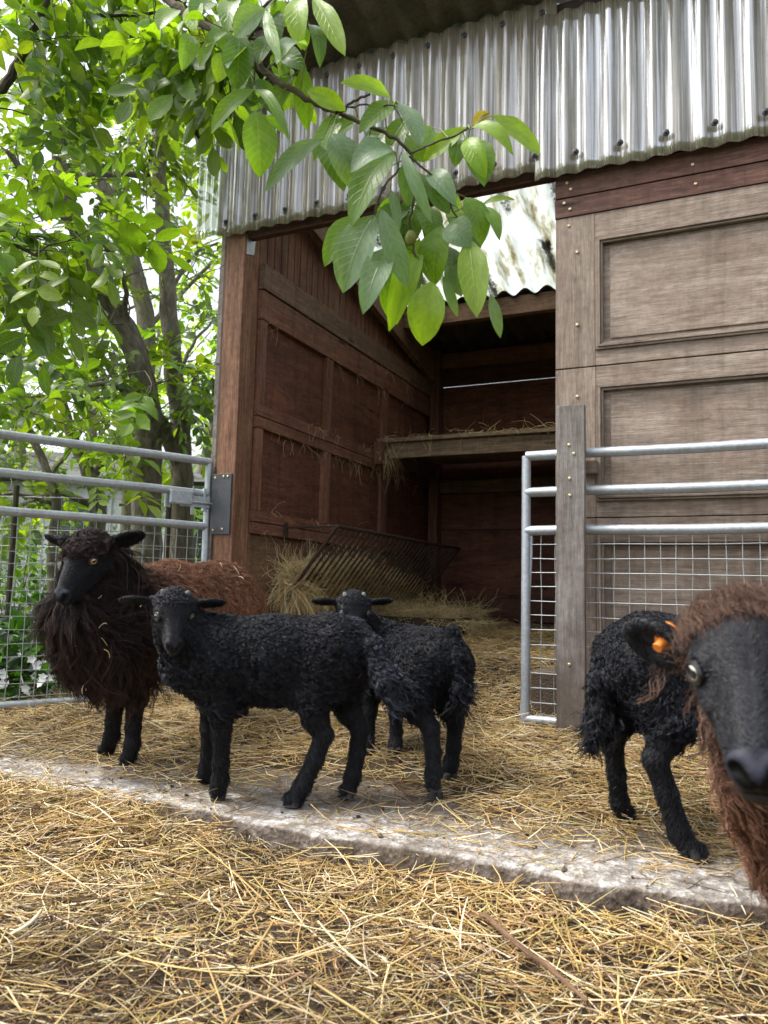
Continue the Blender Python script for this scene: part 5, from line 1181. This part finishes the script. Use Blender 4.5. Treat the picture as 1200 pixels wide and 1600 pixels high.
# keep every crown clear of the shed and of the yard in front of the camera
def clear_shed(P): return ~((P[:, 0] > -.62) & (P[:, 2] < 4.2)) & ~((P[:, 0] > -.45) & (P[:, 2] < 6)) & (P[:, 2] > .15)
gdp = lambda px, d: (lambda p: np.array([p[0], p[1], -.16]))(at(px, 1000, d))
d0 = 5.6
tA = [(gdp(228, d0), .13), (at(228, 820, d0), .105), (at(231, 700, d0), .098), (at(233, 650, d0), .094), (at(214, 560, d0), .086), (at(188, 500, d0), .080), (at(152, 435, d0), .072), (at(122, 360, d0), .060), (at(98, 270, d0), .052), (at(78, 160, d0 - .1), .044), (at(40, 40, d0 - .2), .034), (at(10, -80, d0 - .3), .022)]
lA = [[(at(150, 440, d0), .030), (at(90, 440, d0 - .2), .026), (at(30, 436, d0 - .4), .022), (at(-60, 450, d0 - .7), .014)],
      [(at(128, 375, d0), .034), (at(95, 335, d0 - .1), .028), (at(62, 300, d0 - .3), .022), (at(10, 235, d0 - .5), .014)],
      [(at(92, 240, d0), .028), (at(130, 160, d0 + .1), .022), (at(190, 100, d0 + .3), .016), (at(250, 60, d0 + .5), .010)],
      [(at(205, 530, d0), .028), (at(196, 480, d0 - .1), .020), (at(190, 420, d0 - .3), .014), (at(150, 370, d0 - .5), .010)],
      [(at(232, 640, d0), .020), (at(180, 600, d0 - .6), .016), (at(110, 610, d0 - 1.1), .012), (at(30, 640, d0 - 1.6), .008)]]
tree('walnut_tree', 'walnut tree with the thick trunk that bends left behind the gate', tA, lA, (.007, .50, 2), .125, 1, 21, 'walnut trees beyond the left gate',
     keep=clear_shed, vol=[(at(140, 60, 5.8), (1.0, 1.0, .8), 5), (at(40, 600, 5.2), (.7, .7, .4), 8)])
d1 = 6.0
tB = [(gdp(285, d1), .11), (at(285, 820, d1), .090), (at(283, 720, d1), .082), (at(275, 600, d1), .074), (at(266, 520, d1), .068), (at(260, 430, d1), .062), (at(252, 330, d1), .056), (at(251, 230, d1), .050), (at(258, 150, d1), .042), (at(240, 60, d1), .034), (at(225, -60, d1), .02)]
lB = [[(at(283, 745, d1), .055), (at(258, 670, d1 - .15), .050), (at(240, 640, d1 - .3), .04), (at(233, 600, d0), .03)],
      [(at(251, 300, d1), .032), (at(225, 278, d1 - .1), .026), (at(180, 270, d1 - .3), .020), (at(110, 278, d1 - .6), .012)],
      [(at(276, 600, d1), .016), (at(300, 540, d1 + .2), .014), (at(335, 500, d1 + .5), .010)],
      [(at(262, 460, d1), .018), (at(300, 400, d1 + .3), .014), (at(340, 380, d1 + .6), .010)],
      [(at(256, 170, d1), .024), (at(215, 100, d1 - .2), .018), (at(160, 90, d1 - .4), .012)]]
tree('walnut_tree', 'straighter walnut tree between the bent trunk and the shed corner', tB, lB, (.006, .45, 2), .12, 1, 22, 'walnut trees beyond the left gate',
     keep=clear_shed, vol=[(at(290, 100, 6.6), (1.0, 1.0, .9), 9), (at(320, 620, 6.8), (.5, .6, .7), 8)])
d2 = 7.4
tC = [(gdp(205, d2), .12), (at(205, 900, d2), .10), (at(210, 700, d2), .09), (at(230, 520, d2), .085), (at(185, 350, d2), .08), (at(148, 275, d2), .075), (at(105, 220, d2), .06), (at(60, 110, d2), .05), (at(30, -20, d2), .04)]
lC = [[(at(170, 320, d2), .04), (at(200, 230, d2 + .3), .03), (at(240, 130, d2 + .5), .02)], [(at(200, 420, d2), .03), (at(120, 400, d2 + .2), .02), (at(30, 330, d2 + .4), .014)], [(at(225, 520, d2), .03), (at(290, 450, d2 + .3), .02), (at(340, 400, d2 + .5), .014)]]
tree('walnut_tree', 'farther slanting walnut tree seen between the two nearer trunks', tC, lC, (.008, .6, 2), .13, 1, 23, 'walnut trees beyond the left gate', gain=1.25,
     keep=clear_shed, vol=[(at(60, 200, 7.6), (1.4, 1.4, 1.3), 9), (at(230, 350, 8), (1.2, 1.2, 1.2), 5)], mat='leaf_far')
for (px, d_, rr, lb, sd_) in ((148, 6.8, .085, 'dark leaning trunk with low leafy boughs behind the gate', 24), (82, 6.4, .05, 'thin dark sapling behind the gate above the ewe', 25)):
    g0 = gdp(px, d_); tr_ = [(g0, rr), (at(px, 880, d_), rr * .9), (at(px + 4, 780, d_), rr * .8), (at(px - 30, 690, d_), rr * .6), (at(px - 60, 600, d_), rr * .4)]
    lb_ = [[(at(px, 790, d_), rr * .4), (at(px - 60, 770, d_ - .2), rr * .3), (at(px - 140, 800, d_ - .5), rr * .15)], [(at(px, 740, d_), rr * .4), (at(px + 50, 660, d_), rr * .3), (at(px + 60, 590, d_), rr * .15)]]
    tree('tree', lb, tr_, lb_, (.006, .45, 2), .10, 1, sd_, keep=clear_shed, vol=[(at(px - 30, 640, d_), (.7, .7, .5), 10)])

# near boughs hanging in from the upper left, in front of the trees
def bough(label, pts, rs, seed, size, tw, nper=1, pal=GREENS, w=(5, 6, 3, 4, 1), tone=(.45, .42, .40), gain=1.0, keep=None):
    r = np.random.default_rng(seed); P, R_ = smooth_path([at(*p) for p in pts], rs, 5, .004, r); tips = []
    root = empty('walnut_bough', tuple(map(float, P[0])), label, 'branch', 'walnut boughs hanging in from the upper left'); mb = MB(); mb.tube(P, R_, 8, c=tone)
    twigs(mb, tips, [(P[i], unit(np.array(P[min(i + 1, len(P) - 1)]) - np.array(P[i - 1]))) for i in range(2, len(P), 2)], r, tw[0], tw[1], tw[2], 1, tone, up=-.15)
    mb.build('branch', M['bark'], root, smooth=True); Pp = np.repeat(np.array([t[0] for t in tips]), nper, 0); Dd = unit(np.repeat(np.array([t[1] for t in tips]), nper, 0) + r.normal(0, .5, (len(Pp), 3)))
    if keep is not None: k = keep(Pp); Pp, Dd = Pp[k], Dd[k]
    leaf_obj('leaves', compound(Pp, Dd, size * r.uniform(.75, 1.2, len(Pp)), r, 5, pal, w, droop=.55, gain=gain), 'leaf', root); return root
kl = lambda P: (proj(P)[0] < 300) | (proj(P)[1] < 40)
bough('dark bough slanting in at the top left corner', [(-90, 260, 3.2), (0, 145, 3.2), (35, 85, 3.2), (66, 22, 3.15), (85, -60, 3.1)], [.022, .020, .018, .015, .012], 31, .105, (.004, .28, 1), keep=kl)
bough('leafy bough lying behind the hanging branch at the top', [(190, -90, 2.1), (260, -10, 2.1), (330, 40, 2.15), (400, 60, 2.2)], [.012, .010, .007, .004], 37, .085, (.0035, .16, 1), keep=lambda P: proj(P)[0] < 430)
bough('long thin bough reaching across the top left to the shed roof', [(30, -50, 3.4), (90, 15, 3.4), (160, 25, 3.4), (230, 20, 3.4), (275, 28, 3.4)], [.014, .012, .010, .008, .005], 32, .10, (.004, .25, 1), keep=kl)
bough('drooping bough with big dark leaves at the left edge', [(-160, 330, 2.9), (-60, 360, 2.9), (10, 380, 2.9), (60, 400, 2.9)], [.014, .012, .009, .005], 33, .115, (.004, .26, 1), pal=GREENS, w=(4, 7, 1, 5, 0), keep=kl)
bough('bough over the left gate with a dense leaf curtain', [(-160, 520, 4.2), (-60, 540, 4.2), (30, 560, 4.2), (110, 590, 4.2)], [.014, .012, .009, .005], 35, .11, (.004, .32, 1), w=(4, 7, 2, 4, 1), keep=kl)
bough('twiggy bough meeting the shed corner under the eaves', [(300, -40, 3.7), (270, 60, 3.7), (250, 130, 3.8), (262, 190, 3.9)], [.012, .010, .007, .004], 36, .095, (.0035, .22, 1), keep=kl)

# farther trees and a hedge that close the view
def far_tree(px, d_, h, wd, seed, label, gain, pal=GREENS):
    r = np.random.default_rng(seed); b0 = gdp(px, d_); root = empty('tree', tuple(map(float, b0)), label, 'tree', 'trees farther off beyond the left gate')
    mb = MB(); top = b0 + np.array([r.normal(0, .2), r.normal(0, .2), h * .8]); P, R_ = smooth_path([b0, b0 * .6 + top * .4 + r.normal(0, .12, 3), top], [.14, .10, .03], 6, .01, r); mb.tube(P, R_, 9); mb.build('trunk', M['bark'], root, smooth=True)
    n = 210; c = []; nl_ = 13; cen = [(b0 + np.array([r.normal(0, wd * .45), r.normal(0, wd * .45), h * r.uniform(.10, 1.0)]), wd * r.uniform(.22, .5)) for _ in range(nl_)]
    bm2 = MB()
    for cc, rr in cen: q = np.array(P[int(min(len(P) - 1, max(2, len(P) * (cc[2] / h))))]) ; bm2.tube([q, (q + cc) / 2 + r.normal(0, .08, 3), cc], [.03, .02, .008], 6)
    bm2.build('twigs', M['bark'], root, smooth=True)['kind'] = 'stuff'
    Pp = np.concatenate([cc + unit(r.normal(0, 1, (n // nl_, 3))) * rr * r.uniform(.4, 1, (n // nl_, 1)) for cc, rr in cen]); Dd = unit(r.normal(0, 1, Pp.shape) + np.array([0, 0, -.1]))
    k = clear_shed(Pp); Pp, Dd = Pp[k], Dd[k]
    leaf_obj('crown', compound(Pp, Dd, .15 * r.uniform(.7, 1.3, len(Pp)), r, 2, pal, (3, 3, 5, 2, 3), npair=2, gain=gain * np.clip(1 + .9 * vnoise(Pp[:, 0], Pp[:, 2], .5, 3, seed % 7), .5, 1.7)[:, None]), 'leaf_far', root)
for i, (px, d_, h, wd, g_) in enumerate(((-120, 9.5, 5.0, 1.8, 1.3), (40, 10.5, 3.6, 1.7, 1.2), (150, 12.5, 7.5, 2.2, 1.5), (290, 10, 4.6, 1.5, 1.4), (340, 13, 6.5, 2.3, 1.6), (10, 15, 8.5, 3.0, 1.6), (-330, 11, 6.5, 2.4, 1.2), (230, 17, 10, 3.2, 1.8))):
    far_tree(px, d_, h, wd, 60 + i, ['bushy tree past the left edge of the gate', 'low bushy tree behind the leaning trunk', 'tall pale tree between the walnut trunks', 'light green tree close beside the shed corner', 'tall light tree partly behind the shed corner', 'broad tree far off at the left', 'tree outside the gate on the far left', 'tallest distant tree above the walnuts'][i], g_)
# white garden building + wire fence behind the gate
b0 = gdp(240, 11.5); wb = empty('garden_building', tuple(map(float, b0)), 'white low building glimpsed between the trunks behind the gate', 'building')
dx, dy = R0[:2]; o3 = np.array([dx, dy, 0]); n3 = np.array([-dy, dx, 0])
def obb(mb, c, l, w_, z0, z1):
    c = np.array(c); V = [c + o3 * sx * l / 2 + n3 * sy * w_ / 2 + np.array([0, 0, z]) for sx in (-1, 1) for sy in (-1, 1) for z in (z0, z1)]; V = [np.array([v[0], v[1], v[2]]) for v in V]
    mb.add(V, [[0, 1, 3, 2], [4, 6, 7, 5], [0, 4, 5, 1], [2, 3, 7, 6], [0, 2, 6, 4], [1, 5, 7, 3]])
M['white_wall'] = fibre('white_wall', (.55, .56, .57), (.80, .81, .82)); M['grey_roof'] = fibre('grey_roof', (.10, .10, .10), (.2, .2, .2)); M['glass'] = plain('window_glass', (.03, .04, .05), .08)
m = MB(); obb(m, b0, 6.4, 3.0, 0, 2.05); m.build('wall', M['white_wall'], wb)
m = MB(); ct = b0 + np.array([0, 0, 0]); m.prism([ct - o3 * 3.4 - n3 * 1.8 + [0, 0, 2.06], ct - o3 * 3.4 + n3 * 1.8 + [0, 0, 2.06], ct - o3 * 3.4 + [0, 0, 2.7]], o3, 6.8); m.build('roof', M['grey_roof'], wb)
for k in (-2, -.6, .9, 2.2):
    m = MB(); obb(m, b0 + o3 * k - n3 * 1.51, .8, .05, 1.0, 1.9); wf = m.build('window', M['white_wall'], wb); m = MB(); obb(m, b0 + o3 * k - n3 * 1.54, .68, .02, 1.06, 1.84); m.build('pane', M['glass'], wf)
fb = gdp(-40, 5.0); fe = empty('wire_fence', tuple(map(float, fb)), 'thin wire mesh fence on posts behind the gate, below the trees', 'fence')
for k in range(5):
    p = fb + o3 * (k * 1.0 - 2.8); m = MB(); m.tube([p, p + [0, 0, 1.35]], .018, 8, c=(.4, .4, .35)); m.build('post', M['bark'], fe, smooth=True)
m = MB()
for k in range(37): p = fb + o3 * (-2.8 + k * .11); m.tube([p + [0, 0, .1], p + [0, 0, 1.28]], .0016, 4)
for k in range(12): m.tube([fb + o3 * -2.8 + [0, 0, .1 + k * .107], fb + o3 * 1.2 + [0, 0, .1 + k * .107]], .0016, 4)
m.build('wire_mesh', M['wire'], fe)
# dark evergreen undergrowth, low hedge and flowering ground cover behind the gate
def spot(n, x, d, r):   # scatter over the strip beyond the left gate: px column range, distance range
    out = []
    for _ in range(n): px = r.uniform(*x); dd = r.uniform(*d); p = at(px, 1000, dd); out.append(np.array([p[0], p[1], -.15]))
    return np.array(out)
gate_n = np.array([-.9, .4359, 0.0])
def beyond(P, m=.10): return ((P - np.array([-.222, .005, 0])) @ gate_n > m) & ((P[:, 0] < -.30))
r = np.random.default_rng(77); cov = []
P = spot(5200, (-260, 330), (2.9, 6.2), r); P = P[beyond(P)]; h = .05 + .20 * r.uniform(0, 1, len(P)) + .12 * vnoise(P[:, 0], P[:, 1], 1.2, 2, 2) + .06; P[:, 2] += np.maximum(h, .02)
D = unit(np.stack([r.normal(0, 1, len(P)), r.normal(0, 1, len(P)), r.uniform(-.1, .5, len(P))], 1))
for q in range(-2, 3):                                  # each leaf: five rounded lobes
    a = q * .62; ca, sa = math.cos(a), math.sin(a); Dq = np.stack([D[:, 0] * ca - D[:, 1] * sa, D[:, 0] * sa + D[:, 1] * ca, D[:, 2]], 1); ln = r.uniform(.022, .038, len(P))
    cov.append(leaflets(P, P + Dq * ln[:, None], ln * .42, np.tile([0, 0, 1.0], (len(P), 1)) + r.normal(0, .2, P.shape), np.full(len(P), .1), hcol(len(P), [(.045, .115, .020), (.075, .165, .028), (.03, .085, .02), (.10, .20, .035)], (4, 4, 3, 1), .2, r), 3, .15, r))
o = leaf_obj('ground_cover', cov, 'leaf_far', None); tag(o, 'low round-leaved ground cover behind the gate', kind='stuff')
fl = []; P = spot(420, (-220, 230), (2.7, 4.4), r); P = P[beyond(P)]; P[:, 2] += .20 + r.uniform(0, .14, len(P))
D = unit(r.normal(0, 1, P.shape) * np.array([1, 1, .4]) + np.array([.1, -.8, .5])); S_ = unit(np.cross(D, r.normal(0, 1, P.shape))); T_ = np.cross(D, S_)
for cl in range(2):
    Pc = P + r.normal(0, .014, P.shape) * cl
    for q in range(5):
        a = q * 2 * np.pi / 5 + cl; dq = unit(S_ * math.cos(a) + T_ * math.sin(a) + D * .25); fl.append(leaflets(Pc, Pc + dq * .024, np.full(len(P), .0105), D, np.full(len(P), .05), np.tile([.80, .80, .82], (len(P), 1)), 2, .1, r))
o = leaf_obj('white_flowers', fl, 'petal', None); tag(o, 'small white blossoms over the ground cover', kind='stuff')
for i, (px, d_, hh, lb) in enumerate(((-60, 3.7, .62, 'dark broad-leaved shrub at the left edge behind the gate'), (45, 4.0, .60, 'dark broad-leaved shrub just left of the brown ewe'), (150, 4.6, .5, 'low dark shrub behind the brown ewe'), (300, 5.2, .5, 'low shrub beside the shed wall behind the gate'), (90, 7.0, 1.35, 'tall bush in front of the white garden building'), (190, 7.6, 1.2, 'bush between the trunks in front of the white building'), (10, 6.6, 1.3, 'tall bush behind the gate at the far left'), (300, 7.8, 1.1, 'bush beside the shed corner in front of the white building'))):
    b0 = gdp(px, d_); root = empty('shrub', tuple(map(float, b0)), lb, 'shrub', 'dark shrubs behind the gate'); m = MB(); tp = []
    for k in range(9): q = b0 + np.array([r.normal(0, .16 + (hh > 1) * .2), r.normal(0, .16), hh * r.uniform(.6, 1.0)]); m.tube([b0 + r.normal(0, .03, 3), (b0 + q) / 2 + r.normal(0, .03, 3), q], [.009, .006, .003], 6); tp.append(q)
    m.build('stem', M['bark'], root, smooth=True); n = 520; c = np.array(tp)[r.integers(0, len(tp), n)] * .999 + r.normal(0, .10 + .08 * (hh > 1), (n, 3)); c[:, 2] = b0[2] + .04 + (c[:, 2] - b0[2]) * r.uniform(.25, 1, n); Dd = unit(r.normal(0, 1, (n, 3)) + np.array([0, 0, .3])); ln = r.uniform(.05, .10, n); k = beyond(c, .06); c, Dd, ln = c[k], Dd[k], ln[k]
    leaf_obj('foliage', [leaflets(c, c + Dd * ln[:, None], ln * .3, unit(r.normal(0, .5, c.shape) + np.array([0, 0, 1])), np.full(len(c), .15), hcol(len(c), [(.018, .055, .014), (.03, .085, .02), (.012, .035, .012)] if hh < 1 else [(.06, .13, .02), (.09, .18, .03), (.03, .08, .02)], (3, 3, 2), .2, r), 3, .2, r)], 'leaf_far', root)
r = np.random.default_rng(5); n = 2600; P = spot(n, (-200, 340), (2.6, 7.0), r); P = P[beyond(P, -.12)]; n = len(P); P[:, 2] = -.15; d = unit(r.normal(0, .5, (n, 3)) + np.array([0, 0, 1.2])); ln = r.uniform(.04, .13, (n, 1))
V, F, C = ribbons(np.stack([P, P + d * ln * .5, P + d * ln + r.normal(0, .01, (n, 3))], 1), 2, np.tile([[.0016, .0013, .0004]], (n, 1)), hcol(n, [(.06, .12, .02), (.10, .17, .03)], (1, 1), .2, r)); tag(np_mesh('grass', V, F, M['wool'], col=C), 'tufts of grass along the foot of the gate', kind='stuff')

# ------------------------------------------------------------ the branch hanging in front of the shed
Z0 = (380, 80); zc = lambda x, y: (380 + x / 2.5, 80 + y / 2.5)
LV = [ (-30,-190,-60,-90,80,0,.05), (-120,-190,-200,-130,80,3,.06), (60,-200,10,-110,70,2,.04), (130,-40,170,80,66,0,.04), (100,-150,140,-40,80,3,.06), (20,90,-30,190,60,0,.05), (200,-10,170,90,60,3,.06), (-60,10,-100,110,66,2,.05), (-250,-160,-330,-90,74,0,.07), (-180,-190,-190,-80,74,2,.05), (300,-180,350,-60,70,0,.04), (-10,-200,60,-120,80,0,.03), (170,-190,120,-100,80,0,.05), (-90,-120,-60,0,76,0,.07),
 (560,420,500,560,90,0,.05),(640,470,700,600,80,3,.06),(600,560,530,700,84,0,.07),(700,600,730,730,90,0,.06),(620,640,590,790,80,3,.08),(760,560,850,640,80,0,.05),(800,620,860,740,90,2,.04),(480,430,440,560,70,0,.06),(640,330,700,430,70,0,.05),(680,820,640,960,80,3,.08),
  # base, tip (in a 2.5x enlargement of the photo), full width, tone 0 green 1 pale 2 bright 3 dark 4 yellowing, depth offset
 (310,345,85,520,64,1,0),(345,322,425,515,112,1,-.02),(590,392,420,448,104,1,-.05),(600,395,425,650,116,0,.0),(308,362,395,522,104,3,.03),(392,232,278,425,80,0,.02),
 (400,232,250,148,66,2,-.01),(575,182,380,108,62,2,.0),(610,205,692,362,80,1,-.02),(602,205,452,305,76,0,.02),(640,258,565,378,68,0,.03),(450,262,358,322,62,0,.04),
 (620,390,738,652,50,1,-.06),(512,640,390,925,158,1,-.04),(572,770,468,998,104,1,-.02),(538,615,645,915,88,1,-.06),(575,540,610,695,40,1,.0),(455,640,318,822,84,0,.02),
 (690,735,570,1055,92,2,.03),(560,860,600,1050,80,0,.05),(735,900,700,1128,120,2,-.01),(642,880,660,1002,56,1,.02),(780,680,748,892,116,0,.0),(868,570,930,742,90,0,.01),
 (882,735,912,1025,116,2,-.03),(965,948,1005,1112,44,1,.0),(780,878,838,1030,34,1,.01),(830,830,852,945,66,1,.03),(790,690,890,745,100,1,-.02),(932,610,1002,722,52,0,.02),
 (930,604,1062,572,32,2,.03),(872,300,702,425,66,2,.02),(972,252,1162,402,90,2,.0),(886,303,1055,378,64,2,-.03),(880,338,940,512,112,0,.02),(868,345,948,475,72,2,.0),
 (962,240,898,292,56,4,.01),(845,345,828,440,66,3,.03),(720,478,832,580,78,1,.02),(640,430,640,592,66,0,.03),(722,545,805,625,84,3,.0),(650,622,500,705,112,3,.03),
 (530,500,410,640,60,3,.06),(700,640,760,800,80,3,.07),(610,700,560,860,90,0,.08),(690,560,640,760,90,3,.09),(800,760,790,900,80,3,.08),(850,640,880,800,90,3,.07),(480,330,520,430,70,3,.06),(560,300,500,380,80,3,.07),(600,760,640,900,86,0,.09),(740,300,700,370,60,0,.06),
 (40,150,182,325,40,0,.0),(50,235,62,478,118,0,.0),(45,150,-125,300,66,0,.0),(-10,-70,-20,135,110,3,.0),(85,-165,-35,-68,98,1,-.05),(88,-160,150,30,50,0,-.03),
 (275,-210,398,10,82,2,-.03),(222,-210,228,-30,80,2,.0),(250,-20,130,30,84,1,-.04),(190,-120,240,-10,70,0,.03),(150,20,250,60,60,3,.05),(20,0,-60,60,70,1,.02),
 (235,60,250,300,74,0,.04),(190,100,120,230,60,3,.07),(-20,60,30,190,60,3,.06),(-110,-40,-170,60,60,0,.05),(-60,-80,-150,-20,60,0,.03),(120,-60,60,40,80,3,.08),(260,-100,300,40,60,3,.05),(-200,-60,-240,60,70,0,.06),(-150,-120,-250,-90,70,0,.02)]
DB = 1.50; r = np.random.default_rng(9)
hang = empty('walnut_branch', tuple(map(float, at(200, -60, 1.75))), 'leafy walnut branch hanging down in front of the plastic cladding and doorway', 'branch')
BR = [([(180, -60, 1.75), (262, 0, 1.70), (300, 28, 1.66), (350, 55, 1.62), (390, 75, 1.58), (415, 112, 1.56), (460, 142, 1.53), (500, 165, 1.52), (522, 174, 1.51), (560, 190, 1.50), (610, 212, 1.49), (642, 240, 1.50)], [.010, .009, .0085, .008, .0075, .0065, .006, .0055, .0045, .004, .0035, .003]),
      ([(505, 165, 1.52), (530, 176, 1.5), (552, 158, 1.49), (578, 147, 1.48)], [.004, .003, .0028, .0022]), ([(642, 240, 1.50), (650, 300, 1.50), (640, 350, 1.51), (650, 400, 1.50)], [.003, .0026, .0022, .0018]),
      ([(642, 240, 1.50), (700, 215, 1.50), (740, 200, 1.50)], [.0022, .002, .0018]), ([(640, 245, 1.5), (690, 290, 1.49), (715, 340, 1.49), (735, 380, 1.49)], [.0022, .002, .0018, .0014]),
      ([(622, 262, 1.47), (596, 300, 1.46), (585, 336, 1.45)], [.002, .0018, .0014]), ([(398, 80, 1.58), (398, 140, 1.56)], [.0022, .0018]), ([(520, 172, 1.51), (560, 165, 1.5), (615, 165, 1.49)], [.002, .0018, .0015]), ([(385, 72, 1.58), (410, 15, 1.55), (470, -20, 1.5)], [.004, .0035, .003])]
m = MB()
for p, rs in BR: P_, R_ = smooth_path([at(*q) for q in p], rs, 5, .0015, r); m.tube(P_, R_, 10, c=(.62, .56, .55))
m.build('stem', M['bark'], hang, smooth=True)
pals = {0: (.105, .200, .020), 1: (.125, .205, .120), 2: (.190, .310, .022), 3: (.070, .140, .030), 4: (.32, .24, .04)}  # pale has sky sheen, bright has backlight, put into the leaf colour
B = []; T = []; Wd = []; U_ = []; Cc = []; Bd = []; PT = []
for (x0, y0, x1, y1, wd, tone, dz) in LV:
    a = zc(x0, y0); c = zc(x1, y1); db = DB + dz; dt = db + r.uniform(-.06, .04); p0 = at(a[0], a[1], db); p1 = at(c[0], c[1], dt)
    B.append(p0); T.append(p1); Wd.append(wd / 2.5 / 2 / FPX * db * 1.18 * r.uniform(.88, 1.12)); nn = -CF + CU * r.uniform(-.15, .7) + CR * r.normal(0, .35)
    if tone in (0, 2, 3): nn = -nn * (1 if tone == 2 and r.uniform() < .0 else -1)
    U_.append(nn); Cc.append(np.array(pals[tone]) * r.uniform(.85, 1.15)); Bd.append(r.uniform(.02, .42)); PT.append(p0)
pk = [leaflets(np.array(B), np.array(T), np.array(Wd), unit(np.array(U_)), np.array(Bd), np.array(Cc), 12, .28, r, wav=.010)]
leaf_obj('leaves', pk, 'leaf', hang)
Pm = [np.array(q) for p, _ in BR for q in smooth_path([at(*x) for x in p], [.001] * len(p), 5, 0, r)[0]]; st = []
for p0 in PT:
    k = min(range(len(Pm)), key=lambda i: np.linalg.norm(Pm[i] - p0)); q = Pm[k]; mid = (q + p0) / 2 + np.array([0, 0, .008]); st.append([q, (q + mid) / 2, mid, (mid + p0) / 2, p0])
V, F, C = ribbons(np.array(st), 4, np.tile([[.0014, .0012, .0011, .001, .0009]], (len(st), 1)), np.tile([.16, .20, .045], (len(st), 1)), 5); np_mesh('leaf_stalks', V, F, M['straw'], hang, col=C, smooth=True)['kind'] = 'stuff'
for (x, y, d_, rr) in ((655, 730, -.01, .011),):
    c = at(*zc(x, y), DB + d_); m = MB(); n = 9; m.tube([c + np.array([0, 0, math.cos(math.pi * k / n) * rr * 1.35]) for k in range(n + 1)], [max(.0006, rr * math.sin(math.pi * k / n)) for k in range(n + 1)], 14, c=(1, 1, 1)); o = m.build('walnut_fruit', M['nut'], hang, smooth=True)
